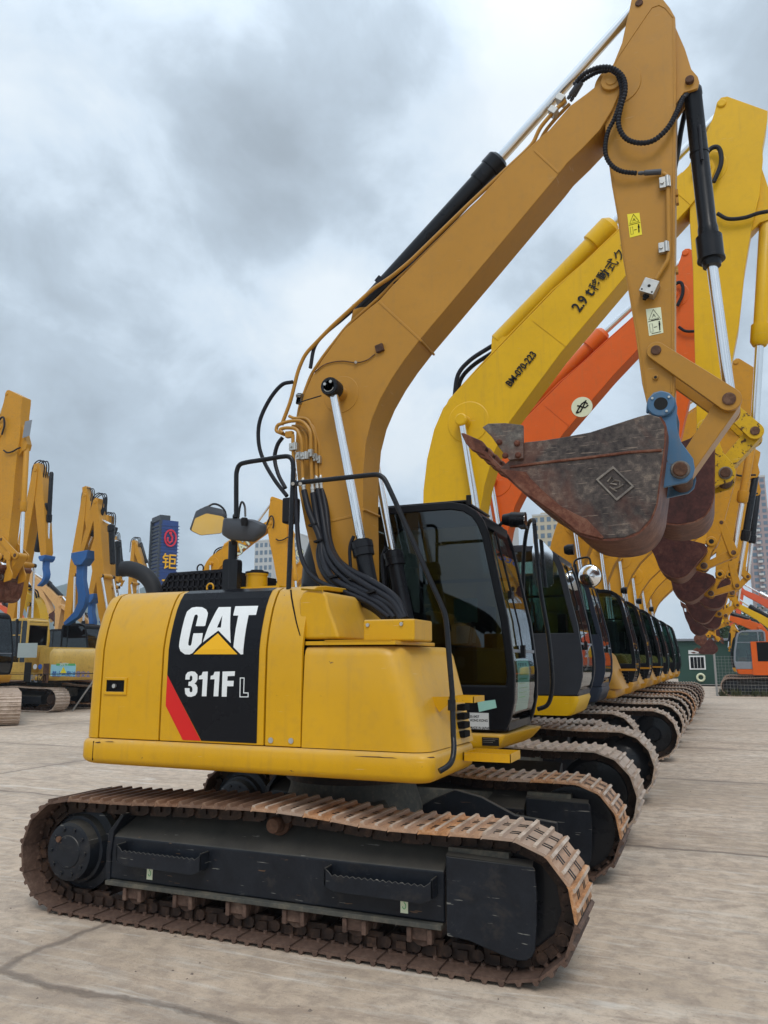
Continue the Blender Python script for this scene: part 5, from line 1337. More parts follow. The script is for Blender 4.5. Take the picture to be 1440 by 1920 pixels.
def gen(label, x, y, boomF, boomB, stickS, rz=0, body='tan', boom='tan', cabm='cabblack', bucketm='bucketred', att='bucket', hw=1.40, cx=1.66, r=.395, subs=0,
        ls=1.12, curl=0, cab=True, straight=False, cabf=1.30, cabz=.99, plinth=None, tone='shoe', group='excavators parked in a row', cylm='black', armm=None, detail=1, tw=.6, blue=None, glass='glassgreen', roofz=None, noboomcyl=False, earm=None, side=1, tail=1.95, under=0, boxb=0.0, sill=.34, bcurl=0):
    """a machine of the row; pins are given in its own side plane as (x, z), x measured from its centre"""
    t = thing('excavator', label, 'excavator', (x, y, 0), rz, group)
    Fp, Bp_, Sp = boomF, boomB, stickS
    put = big_track(cx, r, .032, tw, subs, tone)
    GRP = S.collection.objects
    for sg in (-1, 1): put(t, sg*(hw-tw/2))
    for sg in (-1, 1):
        yo = sg*(hw-.14); yi = sg*(hw-.50)
        g = G(); a = [(-cx+.42, yo, .24), (-cx+.42, yo, .50), (-cx+.42, yi, .66), (-cx+.42, yi, .24)]; b = [(cx-.35, yo, .24), (cx-.35, yo, .50), (cx-.35, yi, .66), (cx-.35, yi, .24)]
        g.hexa(a, b); g.build('track_frame', M['frame'], t, .012, 1)
        g = G(); g.steps((cx, yo, .032+r), (cx, yi, .032+r), [(0, .1), (.1, .13), (.15, r-.11), (.3, r-.06), (.7, r-.06), (.85, r-.11), (1, .1)], 28); g.build('idler', M['black'], t)
        g = G(); g.steps((-cx, yo+sg*.03, .032+r), (-cx, yi, .032+r), [(0, .12), (.1, .18), (.35, .2), (.4, r-.11), (.6, r-.05), (.8, r-.05), (1, .1)], 28); g.build('sprocket', M['chainrust'], t)
        if detail:
            for k in range(6):
                xx = -cx+.62+k*(2*cx-1.3)/5; g = G(); g.cyl((xx, yo, .175), (xx, yi, .175), .08, 12); g.build('bottom_roller', M['rust'], t)
    g = G(); g.box(-.75, .75, -hw+.5, hw-.5, .42, .72); g.steps((0, 0, .72), (0, 0, 1.02), [(0, .55), (.5, .55), (.52, .62), (1, .6)], 28); g.build('centre_frame', M['framedust'], t, .02, 2)
    if under:
        for o_ in t.children: o_.matrix_local = Matrix.Rotation(under, 4, 'Z') @ Matrix.Translation(o_.location)
    hb = hw-.06; B_ = M[body]
    g = G(); L = [(z, rrect(-tail+i, cabf-.15-boxb-i, -hb+i, hb-.08-i, .10)) for z, i in ((1.0, .04), (1.02, .01), (1.05, 0), (1.13, 0), (1.16, .02))]; stackloft(g, L); g.build('skirt', B_ if plinth is None else M[plinth], t)
    g = G(); L = [(z, rrect(-tail-.05+i, -tail+.55, -hb+i, hb-i, .28)) for z, i in ((1.05, .04), (1.10, .0), (1.75, .0), (1.9, .03), (1.99, .10), (2.03, .2))]; stackloft(g, L); g.build('counterweight', B_, t, ang=45)
    g = G(); L = [(z, rrect(-tail+.56, cabf-1.55, -hb+i, hb-.35, .06)) for z, i in ((1.165, .0), (1.80, .0), (1.95, .05), (2.04, .14), (2.08, .28))]; stackloft(g, L); eh = g.build('engine_hood', B_, t, ang=45)
    g = G(); cq = cabf-boxb; bt = [(cabf-1.54, -hb), (cq-.03, -hb), (cq+.0, -.42), (cabf-1.54, -.42)]; tp = [(cabf-1.54, -hb+.02), (cq-.30, -hb+.03), (cq-.22, -.42), (cabf-1.54, -.42)]; lay = []
    for q, e in ((0, 0), (.9, 0), (.96, .02), (1, .05)):
        pts = [(a[0]*(1-q)+b[0]*q, a[1]*(1-q)+b[1]*q) for a, b in zip(bt, tp)]; pts = [(pts[0][0], pts[0][1]+e), (pts[1][0]-e, pts[1][1]+e), (pts[2][0]-e, pts[2][1]), pts[3]]
        lay.append((1.165+q*.62, roundpoly(pts, [.004, .12, .08, .004], 4)))
    stackloft(g, lay); tbx = g.build('tank_box', B_, t, ang=40)
    if detail:
        for k in range(4): G().box(cq-.16, cq+.004, -.60, -.48, 1.24+k*.06, 1.275+k*.06).build('vent_slot', M['void'], tbx)
        g = G(); grating(g, cq-.12, cq+.16, -.78, -.55, 1.50); g.build('upper_step', B_, tbx)
    if cab:
        g = G(); L = [(z, rrect(cabf-1.75, cabf+.0-i+d, .33, hb-.0, .06)) for z, i, d in ((1.02, .10, 0), (1.05, .06, 0), (1.20, 0, 0), (1.24, .01, 0))]; stackloft(g, L); g.build('cab_plinth', B_ if plinth is None else M[plinth], t, ang=50)
        s = cabz; mx = max(p[0] for p in CABO); ol = [((px-CABO[0][0])*1.04+cabf-.02, (pz-zb1)*s+1.245) for px, pz in CABO]
        cb, fx = make_cab(t, ol, .34, min(hb, 1.36), M[cabm], M[glass], sill=sill, post=.07, wip=detail > 0)
        zt_ = max(p[1] for p in ol)
        G().box(min(p[0] for p in ol)+.1, ol[0][0]-.55, .42, min(hb, 1.36)-.08, zt_+.002, zt_+.03).build('roof_hatch', M[cabm], cb, .01, 2)
        if detail:
            g = G(); g.steps((ol[0][0]-.18, 1.0, zt_+.02), (ol[0][0]-.06, 1.0, zt_+.02), [(0, .05), (.4, .07), (1, .07)], 14); g.build('work_lamp', M['black'], cb)
            G().box(ol[0][0]-.75, ol[0][0]-.45, .336, .3385, 1.24, 1.40).build('paper_label', M['paper'], cb)
    # boom, stick
    fb = similarity(TF, TB, Fp, Bp_); fs = similarity(TB, TS, Bp_, Sp)
    bw = .19
    if straight:
        d = Vector((Bp_[0]-Fp[0], Bp_[1]-Fp[1])); nn = Vector((-d.y, d.x)); bpoly = [(Fp[0]+d.x*a+nn.x*b*.62, Fp[1]+d.y*a+nn.y*b*.62) for a, b in STRAIGHT]
    else: bpoly = [fb(p) for p in BOOMT]
    bo = G().prism(bpoly, -bw, bw).build('boom', M[boom], t, .008, 2)
    d2_ = Vector((Sp[0]-Bp_[0], Sp[1]-Bp_[1])); n2_ = Vector((-d2_.y, d2_.x))
    spoly = [fs(p) for p in STICKT] if not straight else [(Bp_[0]+d2_.x*a+n2_.x*b*min(1, 3.0/d2_.length), Bp_[1]+d2_.y*a+n2_.y*b*min(1, 3.0/d2_.length)) for a, b in ((-.07, -.03), (-.07, .04), (.08, .085), (.5, .07), (.96, .045), (1.03, 0), (.96, -.045), (.08, -.065))]
    so_ = G().prism(spoly, -bw+.03, bw-.03).build('stick', M[boom], t, .008, 2)
    for c, y_, r_ in ((Bp_, bw+.02, .085), ):
        g = G(); g.steps((c[0], -y_, c[1]), (c[0], y_, c[1]), [(0, r_*.85), (.02, r_), (.98, r_), (1, r_*.85)], 22); g.build('nose_pin', M[boom], bo)
    if not straight:
        for (ua, va), (ub, vb) in (((1000, 600), (1062, 648)), ((800, 1010), (895, 1000)), ((1262, 352), (1296, 382))):
            A_, B2_ = Vector(fb(TW(ua, va))), Vector(fb(TW(ub, vb))); d_ = (B2_-A_); 
            g = G(); g.obox(((A_.x+B2_.x)/2, -bw-.002, (A_.y+B2_.y)/2), Vector((d_.x, 0, d_.y))/2, (0, .004, 0), Vector((-d_.y, 0, d_.x)).normalized()*.012); g.build('weld_seam', M[boom], bo)
        c = fb(K['cpin']); g = G(); g.steps((c[0]+.05, -bw-.010, c[1]), (c[0]+.05, -bw+.002, c[1]), [(0, .25), (.3, .26), (1, .265)], 36); g.build('doubler_plate', M[boom], bo)
        c = Bp_; g = G(); g.steps((c[0]+.04, -bw+.022, c[1]), (c[0]+.04, -bw+.034, c[1]), [(0, .20), (.3, .21), (1, .215)], 32); g.build('doubler_plate', M[boom], so_)
    for key in (() if straight else ('stop',)):
        c = fs(K[key]); g = G(); g.steps((c[0], -bw+.01, c[1]), (c[0], bw-.01, c[1]), [(0, .04), (.02, .05), (.98, .05), (1, .04)], 16); g.build('stick_pin', M[boom], so_)
    cm = M[cylm]
    if straight:
        d = Vector((Bp_[0]-Fp[0], Bp_[1]-Fp[1])); nn = Vector((-d.y, d.x)); cp_ = (Fp[0]+d.x*.42-nn.x*.03, Fp[1]+d.y*.42-nn.y*.03); lug = (Fp[0]+d.x*.5-nn.x*.09, Fp[1]+d.y*.5-nn.y*.09); gl = (Fp[0]+d.x*.8-nn.x*.10, Fp[1]+d.y*.8-nn.y*.10); stp = (Bp_[0]*.75+Sp[0]*.25-.1, Bp_[1]*.75+Sp[1]*.25)
    else: cp_, lug, gl = fb(K['cpin']), fb(K['lug']), fb(K['gland']); stp = fs(K['stop'])
    g = G(); g.steps((cp_[0], -bw-.16, cp_[1]), (cp_[0], bw+.16, cp_[1]), [(0, .06), (.01, .075), (.14, .08), (.145, .065), (.25, .10), (.75, .10), (.855, .065), (.86, .08), (.99, .075), (1, .06)], 24); g.build('cylinder_boss', M[boom], bo)
    for sg in (-1, 1): cylinder(t, cp_, (Fp[0]+.62, Fp[1]-.72), sg*(bw+.10), .042, .072, .60, cm, 1.25)
    lg = Vector((lug[0], 0, lug[1])); g_ = Vector((gl[0], 0, gl[1])); st_ = Vector((stp[0], 0, stp[1]))
    am = M[armm] if armm else cm
    g = G(); g.steps(lg, g_, [(0, .07), (.02, .11), (.82, .11), (.825, .14), (.97, .14), (1, .09)], 24); a_ = g.build('arm_cylinder', am, t)
    g = G(); g.cyl(g_, st_, .05, 16); g.build('piston_rod', M['chrome'], a_)
    if not straight:
        mid = fb(TW(925, 690)); g = G(); g.prism([fb(TW(*p)) for p in ((905, 684), (917, 655), (918, 630), (930, 622), (942, 626), (975, 608), (930, 660))], -.10, .10); g.build('cylinder_lug', M[boom], bo)
    # linkage
    ang = math.atan2(Sp[1]-Bp_[1], Sp[0]-Bp_[0])-SANG1+R(curl); ca, sa = math.cos(ang)*ls, math.sin(ang)*ls
    def fl(p):
        dx, dz = p[0]-BP[0], p[1]-BP[1]; return (Sp[0]+dx*ca-dz*sa, Sp[1]+dx*sa+dz*ca)
    earp = fs(K['ear']) if not straight else fs(TW(1415, 330)); cpn = fl(CP)
    linkage(t, fl, ls, 0, M[boom] if earm is None else M[earm])
    e_ = Vector((earp[0], 0, earp[1])); c_ = Vector((cpn[0], 0, cpn[1]))
    if not straight: G().prism([fs(TW(*p)) for p in ((1428, 300), (1440, 336), (1456, 380), (1448, 400), (1425, 408), (1405, 430))], -.09, .09).build('cylinder_ear', M[boom], so_, .004, 1)
    m_ = e_.lerp(c_, .60); g = G(); g.steps(e_, m_, [(0, .05), (.03, .075), (.84, .075), (.845, .098), (.97, .098), (1, .07)], 22); b_ = g.build('bucket_cylinder', am, t)
    g = G(); g.cyl(m_, c_, .045, 18); g.build('piston_rod', M['chrome'], b_)
    cb_, sb_ = math.cos(R(bcurl)), math.sin(R(bcurl))
    def fbk(p):
        q = fl(p); dx, dz = q[0]-Sp[0], q[1]-Sp[1]; return (Sp[0]+dx*cb_-dz*sb_, Sp[1]+dx*sb_+dz*cb_)
    if att == 'bucket': bucket(t, fbk, ls, 0, M[bucketm], M['bucketrust'] if bucketm != 'bucket' else M['bucketrust'], M[boom if earm is None else earm], False, 1.02)
    else:
        pts = {'ripper': [(-.16, .05), (.22, .10), (.24, -.06), (.10, -.30), (.12, -.70), (.26, -1.15), (.22, -1.45), (.02, -1.75), (-.42, -1.98), (-.50, -1.90), (-.14, -1.60), (-.02, -1.35), (-.04, -1.1), (-.14, -.8), (-.16, -.35), (-.26, -.10)]}['ripper']
        k = att[1] if isinstance(att, tuple) else 1.0
        g = G(); g.prism([(Sp[0]+a*k, Sp[1]+b*k) for a, b in pts], -.11, .11); g.prism([(Sp[0]+a*k, Sp[1]+b*k) for a, b in ((-.30, .06), (.30, .12), (.26, -.12), (.10, -.30), (-.14, -.30), (-.30, -.08))], -.24, .24); g.build('ripper', M['blue'], t, .02, 2)
    # pipes on the boom and hose loop at the nose
    if not straight:
        g = G(); P_ = [fb(TW(*p)) for p in ((822, 800), (846, 752), (900, 692), (970, 618), (1040, 546), (1100, 494), (1156, 440), (1230, 372), (1285, 324))]
        for d_, y_ in ((.05, -.15), (.03, -.10)): g.tube([(p[0]-d_*.7, y_, p[1]+d_*.7) for p in P_], .014, 6)
        g.build('steel_pipes', M[boom], bo)
        g = G(); H_ = [TW(*p) for p in ((845, 745), (852, 700), (875, 672), (908, 650), (925, 640))]; q = [fb(p) for p in H_]
        for dy in (-.05, .05): hose(g, [(a, dy, b+(.03 if dy < 0 else -.01)) for a, b in q], .028)
        g.build('loop_hose', M['hose'], bo)
        g = G(); q = [fs(TW(*p)) for p in ((1300, 325), (1330, 285), (1348, 282), (1352, 310), (1338, 345))]; hose(g, [(a, -bw-.05, b) for a, b in q], .026); g.build('loop_hose', M['hose'], so_)
        g = G(); q = [fs(TW(*p)) for p in ((1345, 402), (1365, 412), (1395, 410), (1420, 402), (1440, 398))]; hose(g, [(a, -bw-.03, b) for a, b in q], .022); g.build('loop_hose', M['hose'], so_)
    else:
        g = G(); 
        for k in range(3): hose(g, [(Bp_[0]-.25+k*.05, -.1+.1*k, Bp_[1]-.5), (Bp_[0]-.2, -.1+.1*k, Bp_[1]+.15), (Bp_[0]+.08+k*.05, -.1+.1*k, Bp_[1]+.34), (Bp_[0]+.32, -.1+.1*k, Bp_[1]+.12), (Bp_[0]+.30, -.1+.1*k, Bp_[1]-.4)], .022, n=6)
        g.build('hydraulic_hose', M['hose'], bo)
    return t, bo, so_, (cb if cab else None)
def rel(u, v, yp, ox): p = W(u, v, yp); return (p.x-ox, p.z)

ROWG = 'excavators parked in a row'
# -- second: bright yellow with black lettering
x2, y2 = -2.78, 9.05
t2, b2, s2, c2 = gen('bright yellow excavator with black lettering along its boom, second in the row', x2, y2, rel(850, 1165, TY, x2), rel(1320, 312, TY, x2), rel(1325, 805, TY, x2), body='bright', boom='bright', cabm='cabgrey', cylm='bright', subs=1, tone='shoegrey', earm='brightworn', ls=1.14, boxb=.5, sill=.72, bcurl=13)
def boomtext(s, u0, v0, u1, v1, yp, mat, parent, off, size, sx=1.0, th=.0015, o_=0.0, space=1.0):
    a, b = W(u0, v0, yp), W(u1, v1, yp); d = (b-a); d.y = 0; d.normalize(); up = Vector((-d.z, 0, d.x))
    return text('boom_lettering', s, mat, parent, (a.x-off[0], yp-off[1]-.003, a.z), d, up, size, th, o_, sx, space=space)
boomtext("BM-070-223", 957, 726, 1012, 658, 8.85, M['ink'], b2, (x2, y2), .125, .80, o_=.0035, space=1.0)
boomtext("2.9", 1086, 586, 1166, 484, 8.85, M['ink'], b2, (x2, y2), .185, .82, o_=.004, space=1.0)
boomtext("t", 1109, 557, 1166, 484, 8.85, M['ink'], b2, (x2, y2), .20, .95, o_=.004, space=1.0)
boomtext("移動式クレーン", 1117, 547, 1166, 484, 8.85, M['ink'], b2, (x2, y2), .150, .95, o_=.0015, space=1.0)
# -- third: orange
x3, y3 = -3.25, 12.3
t3, b3, s3, c3 = gen('orange excavator with a round white emblem on its boom, third in the row', x3, y3, rel(850, 1165, TY, x3-(-.50)) , rel(1320, 312, TY, x3+.50), (W(1248, 876, 12.1).x-x3, W(1248, 876, 12.1).z), curl=-2, body='orange', boom='orange', cabm='cabblue', cylm='orange', plinth='cabblue', subs=1, tone='shoegrey', cabf=1.62, boxb=.6, sill=.8)
q = W(1091, 763, 12.105); g = G(); g.steps((q.x-x3, -.196, q.z), (q.x-x3, -.191, q.z), [(0, .165), (1, .165)], 36); em = g.build('emblem', M['stickpale'], b3)
g = G()
for L in ([(-.09, -.09), (-.05, -.02), (.0, .05)], [(-.03, -.08), (.02, .0), (.07, .10)], [(-.07, .03), (.05, -.02), (.10, .02)], [(.0, .05), (.05, .08), (.09, .04)], [(-.09, -.09), (-.04, -.08)]):
    g.tube([(q.x-x3+a, -.198, q.z+b) for a, b in L], .012, 6)
g.build('emblem_mark', M['ink'], em)
# -- the run of tan-yellow machines behind
SPEC = [ # y, F, B, S in world x,z ; front offset, label
 (15.5, (.50, 6.50), (.10, 3.78), -18, 'cabblack', 'tan', 'tan-yellow excavator behind the orange one, its boom marked with a blue underlined word', 1, -2.70, 'shoegrey'),
 (18.7, (.62, 6.34), (.24, 3.50), -26, 'cabblack', 'tan', 'tan-yellow excavator with a sharp toothed bucket, fifth in the row', 0, -2.68, 'shoegrey'),
 (21.9, (.84, 6.50), (.52, 3.80), 2, 'cabblack', 'tan', 'tan-yellow excavator between two alike, sixth in the row', 0, -2.62, 'shoe'),
 (25.1, (.72, 6.15), (.36, 3.42), -16, 'cabblack', 'amber', 'amber-yellow excavator, seventh in the row counted from the camera', 0, -2.60, 'shoegrey'),
 (28.3, (.66, 6.25), (.40, 3.55), 4, 'cabblack', 'amber', 'amber-yellow excavator beyond the seventh, eighth in the row', 0, -2.54, 'shoemid'),
 (31.5, (.52, 5.95), (.18, 3.20), -20, 'cabblack', 'tan', 'farthest tan-yellow excavator of the row, opposite the green hut', 0, -2.5, 'shoegrey')]
T4 = []
for (yy, B_, S_, cu, cm_, bd, lab, sb, xx, tn) in SPEC:
    Fw = (xx+.02, 2.12)
    T4.append(gen(lab, xx, yy, (Fw[0]-xx, Fw[1]), (B_[0]-xx, B_[1]), (S_[0]-xx, S_[1]), body=bd, boom=bd, cabm=cm_, subs=sb, curl=cu, tone=tn, ls=1.0, cylm='black' if yy > 17 else 'black', armm='black' if yy in (18.7, 21.9) else bd, detail=1 if yy < 24 else 0, cabf=1.24))
bb = T4[0][1]
boomtext("moto", 1281, 1008, 1300, 985, 15.31, M['blueprint'], bb, (SPEC[0][8], 15.5), .36, 1.0, o_=.004)

# handrails and mirrors of the second and third machine
OX, OY = x2, y2
g = G(); g.tube(smooth([P(1002, 985, 7.95), P(1006, 1030, 7.95), P(1014, 1110, 7.95), P(1028, 1190, 7.95), P(1035, 1260, 7.95), P(1034, 1300, 7.95), P(1026, 1322, 7.95), P(1008, 1330, 7.95)], 6), .022, 10)
g.tube(smooth([P(1002, 985, 7.95), P(1000, 975, 8.0), P(990, 985, 8.1), P(982, 1040, 8.2), P(980, 1150, 8.25)], 5), .022, 10); g.build('handrail', M['black'], t2)
g = G(); L = [(1000, 1012), (1010, 1010), (1031, 1034), (1032, 1094), (1028, 1098), (1004, 1098), (998, 1090), (996, 1030)]
c = roundpoly([Q(u, v, 8.0) for u, v in L], [.02]*8, 3); n = len(c); g.add([(a, -1.07+.12, b) for a, b in c]+[(a, -1.03+.12, b) for a, b in c], [tuple(range(n)), tuple(range(2*n-1, n-1, -1))]+[(i, (i+1)%n, n+(i+1)%n, n+i) for i in range(n)], 0); mm_ = g.build('mirror', M['greyplastic'], t2)
c2_ = inset(c, .012); G().prism(c2_, -.9535, -.951).build('mirror_glass', M['mirrorglass'], mm_)
OX, OY = x3, y3
g = G(); g.tube(smooth([P(1078, 1058, 11.1), P(1086, 1100, 11.1), P(1099, 1160, 11.1), P(1110, 1215, 11.1), P(1114, 1250, 11.1), P(1110, 1268, 11.1), P(1098, 1270, 11.1)], 5), .022, 10)
g.tube(smooth([P(1076, 1064, 11.1), P(1078, 1052, 11.1), P(1088, 1047, 11.1), P(1104, 1046, 11.1), P(1108, 1060, 11.1)], 5), .014, 8); g.build('handrail', M['black'], t3)
q = P(1106, 1080, 11.08); g = G(); g.steps(q+Vector((-.0, .05, 0)), q+Vector((0, -.012, 0)), [(0, .05), (.3, .15), (.9, .165), (1, .160)], 26); mr = g.build('mirror', M['black'], t3)
g = G(); g.steps(q+Vector((0, -.012, 0)), q+Vector((0, -.05, 0)), [(0, .155), (.4, .13), (.8, .07), (1, .01)], 26); g.build('mirror_glass', M['mirrorglass'], mr)
# plate on the yellow plinth of the second machine
OX, OY = x2, y2
for sy in (.38,):
    G().box(cab_x:=(.72), .90, -1.343, -1.3405, 1.03, 1.10).build('plate', M['scuff'], t2)
# ================================================================= machines of the opposite row (far left)
def bgx(label, y, Fq, Bq, Sq, cx_px=None, x=None, **k):
    """pins given as photo points in this machine's own plane"""
    Fw, Bw, Sw = W(*Fq, y-.19), W(*Bq, y-.19), W(*Sq, y-.19)
    rz = k.get('rz', 0); sg = -1 if rz else 1
    xc = x if x is not None else Fw.x
    c = lambda p: ((p.x-xc)*sg, p.z)
    return gen(label, xc, y, c(Fw), c(Bw), c(Sw), **k)
LG = 'excavators parked across the yard'
t, b_, s_, c_ = bgx('large tan excavator with a grey plate on its stick, seen past the engine cover', 15.7, (-150, 1215), (0, 800), (2, 1045), x=-19.2, under=R(-40), cabf=.40, cx=1.9, hw=1.5, body='tan', boom='tan', cylm='tan', ls=1.25, group=LG, bucketm='bucketrust', tone='shoegrey', detail=0, earm='tan')
q0, q1 = W(32, 785, 15.3), W(45, 812, 15.3); G().prism([(q0.x+19.2, q1.z-.05), (q1.x+19.2-.04, q1.z), (q1.x+19.2-.0, q0.z), (q0.x+19.2+.05, q0.z-.02)], -.168, -.163).build('plate', M['grey'], s_)
bgx('tan demolition excavator, its boom ending in a small blue hook', 20.0, (14, 1190), (66, 880), (80, 1044), x=-23.4, body='tan', boom='tan', straight=True, att=('ripper', .50), ls=.01, group=LG, detail=0, noboomcyl=True)
bgx('tan excavator with an A-shaped arm behind the blue hooks', 27.0, (122, 1190), (158, 928), (190, 1165), x=-28.0, body='tan', boom='tan', straight=True, att=('ripper', .3), ls=.01, group=LG, detail=0)
bgx('tan excavator holding the big blue ripper between the tall arms', 23.0, (196, 1190), (178, 940), (150, 1040), x=-23.2, body='tan', boom='tan', straight=True, att=('ripper', 1.35), ls=.01, group=LG, detail=0)
bgx('tan excavator with a low blue ripper tucked behind the big blue one', 25.2, (204, 1195), (196, 975), (168, 1118), x=-25.4, body='tan', boom='tan', straight=True, att=('ripper', .9), ls=.01, group=LG, detail=0)
bgx('tan excavator with a bent rusty arm behind the exhaust pipe', 31.0, (196, 1180), (208, 1010), (220, 1090), x=-30.0, body='amber', boom='tan', straight=True, att=('ripper', .02), ls=.5, group=LG, detail=0, bucketm='bucketrust')
bgx('tan excavator with a short folded arm beside the blue tower sign', 35.0, (242, 1150), (249, 1018), (272, 1085), x=-32.0, body='tan', boom='tan', straight=True, att=('ripper', .02), ls=.6, group=LG, detail=0)
# small faded machine with its cab on this side
x6, y6 = -21.4, 20.9
t6, b6, s6, c6 = bgx('faded yellow small excavator with a blue warning board on its flank', y6, (70, 1215), (-20, 1068), (-75, 1130), x=x6, rz=math.pi, body='wornyellow', boom='bright', cabm='wornyellow', cylm='black', group=LG, hw=1.3, cx=1.5, r=.36, detail=0, cabf=1.0, glass='glassgreen', tone='shoegrey', tail=1.75, bucketm='bucketrust')
def board(name, x0, x1, z0, z1, y, mat, parent, org, flip=True):
    """flat plate on the flank facing the camera of a machine turned round; x in world"""
    a, b = sorted((-(x0-org[0]), -(x1-org[0])))
    return G().box(a, b, -(y-org[1]), -(y-org[1])+.004, z0, z1).build(name, mat, parent)
yb_ = y6-1.25
P6 = lambda u, v: W(u, v, yb_)
a, b = P6(96, 1246), P6(141, 1268); bd = board('warning_board', a.x, b.x, b.z, a.z, yb_, plain('board_blue', (.30, .62, .72), .5, 0, .05, 4, 0), t6, (x6, y6))
a, b = P6(106, 1244), P6(141, 1248); board('board_header', a.x, b.x, b.z, a.z, yb_-.006, M['green'], t6, (x6, y6))
tr_ = [P6(113, 1262), P6(125, 1262), P6(119.5, 1250)]
G().prism([(-(p.x-x6), p.z) for p in tr_], -(yb_-.012-y6), -(yb_-.008-y6)).build('warning_triangle', M['stickyellow'], t6)
def flank(s, u, v, size, mat, parent, org, y, ob=0.0, sx=1.0):
    p = W(u, v, y); return text('flank_lettering', s, mat, parent, (-(p.x-org[0]), -(y-org[1]), p.z), (-1, 0, 0), (0, 0, 1), size, .001, ob, sx)
flank('PC', 56, 1279, .34, M['grey'], t6, (x6, y6), yb_-.006, .002, .8); flank('120', 67, 1279, .36, M['ink'], t6, (x6, y6), yb_-.006, .006, .8)
flank('SAFETY', 112, 1247.6, .11, M['white'], t6, (x6, y6), yb_-.012, .002); flank('禁止攀爬注意安全', 97, 1268, .20, M['blueprint'], t6, (x6, y6), yb_-.010, .001)
for u, v, mt in ((66, 1250, 'paper'), (75.5, 1250, 'blueprint')):
    p = P6(u, v); g = G(); g.steps((-(p.x-x6), -(yb_-.008-y6), p.z), (-(p.x-x6), -(yb_-.003-y6), p.z), [(0, .085), (1, .085)], 20); g.build('round_sticker', M[mt], t6)
a, b = P6(47, 1242), P6(57, 1278); board('louvre', a.x, b.x, b.z, a.z, yb_-.004, M['ink'], t6, (x6, y6))
a, b = P6(82, 1244), P6(90, 1280); board('rust_stain', a.x, b.x, b.z, a.z, yb_-.003, M['rust'], t6, (x6, y6))
a, b = P6(40, 1206), P6(74, 1233); pw = board('rear_side_pane', a.x, b.x, b.z, a.z, y6-1.37, plain('pale_pane', (.40, .47, .46), .15, 0, .08, 4, 0), t6, (x6, y6))
# further small machines
t, b_, s_, c_ = bgx('peach coloured small excavator with grey bucket, behind the faded yellow one', 28.5, (168, 1205), (112, 1135), (103, 1200), rz=math.pi, x=-27.2, body='peach', boom='peach', cabm='cabblack', ls=.75, curl=40, group=LG, detail=0, bucketm='scuff', hw=1.15, cx=1.3, r=.34)
flk = lambda s, u0, v0, u1, v1, y, size, mat, parent, org, ob=.004: text('boom_lettering', s, mat, parent, (-(W(u0, v0, y).x-org[0]), -(y-org[1]), W(u0, v0, y).z), Vector((-(W(u1, v1, y).x-W(u0, v0, y).x), 0, W(u1, v1, y).z-W(u0, v0, y).z)), Vector(((W(u1, v1, y).z-W(u0, v0, y).z)*1.0, 0, (W(u1, v1, y).x-W(u0, v0, y).x))), size, .001, ob)
flk('SANY', 131, 1172, 148, 1186, 28.5-.20, .36, M['white'], b_, (-27.2, 28.5))
bgx('pale yellow excavator whose stick rises behind the blue hook', 33.0, (120, 1200), (66, 1085), (95, 1150), rz=math.pi, x=-31.5, body='wornyellow', boom='peach', cabm='cabblack', ls=.8, group=LG, detail=0)
bgx('red-orange excavator mostly hidden behind the faded yellow one', 37.0, (40, 1200), (-12, 1130), (-30, 1180), rz=math.pi, x=-38.5, body='red', boom='red', cabm='cabblack', ls=.8, group=LG, detail=0)
# machines seen between the mirrors and the boom
MG = 'excavators seen behind the mirrors'
t, b_, s_, c_ = bgx('amber excavator with pale outlined letters on its boom, behind the mirrors', 25.5, (372, 1140), (506, 980), (535, 1150), x=-16.6, body='amber', boom='amber', cylm='amber', ls=1.0, group=MG, detail=0)
def outl(s, u0, v0, u1, v1, y, size, parent, org):
    a, b = W(u0, v0, y), W(u1, v1, y); d = (b-a); d.y = 0; d.normalize(); up = Vector((-d.z, 0, d.x))
    text('boom_lettering', s, M['grey'], parent, (a.x-org[0], y-org[1]-.001, a.z), d, up, size, .001, .035, .95)
    text('boom_lettering', s, M['stickpale'], parent, (a.x-org[0], y-org[1]-.005, a.z), d, up, size, .001, .008, .95)
outl('KATO', 443, 1048, 477, 1010, 25.5-.20, .50, b_, (-16.6, 25.5))
t, b_, s_, c_ = bgx('amber excavator with the same lettering, standing behind the first amber one', 29.5, (520, 1180), (625, 1015), (655, 1160), x=-15.2, body='amber', boom='amber', cylm='amber', ls=1.0, group=MG, detail=0)
outl('KATO', 538, 1079, 566, 1042, 29.5-.20, .50, b_, (-15.2, 29.5))
bgx('bright yellow excavator with its rounded boom just above the filler cap', 34.0, (478, 1170), (560, 1075), (575, 1180), x=-18.0, body='bright', boom='bright', ls=.9, group=MG, detail=0)

# ================================================================= far right
RG = 'excavators across the yard on the far side'
x9, y9 = 2.25, 42.0
t9, b9, s9, c9 = bgx('orange and grey excavator facing the row, cab in two colours', y9, (1452, 1222), (1340, 1150), (1328, 1184), x=x9, rz=math.pi, body='orange', boom='orange', cabm='grey', ls=.8, curl=60, group=RG, detail=0, cabf=1.35, plinth='orange', tail=1.8, bucketm='bucketrust')
bgx('yellow excavator whose boom crosses in front of the towers', 46.5, (1480, 1235), (1378, 1132), (1352, 1170), x=5.6, rz=math.pi, body='bright', boom='bright', ls=.8, curl=50, group=RG, detail=0)
bgx('red excavator with pale lettering high on its boom, beyond the yellow one', 53.0, (1520, 1225), (1392, 1108), (1384, 1170), x=9.5, rz=math.pi, body='red', boom='red', cylm='chrome', ls=.8, curl=50, group=RG, detail=0)
bgx('tan-yellow excavator behind the orange and grey one', 50.0, (1400, 1205), (1378, 1180), (1372, 1215), x=2.4, rz=math.pi, body='amber', boom='amber', ls=.4, group=RG, detail=0, cabf=1.5)
P9 = lambda u, v: W(u, v, y9-1.37)
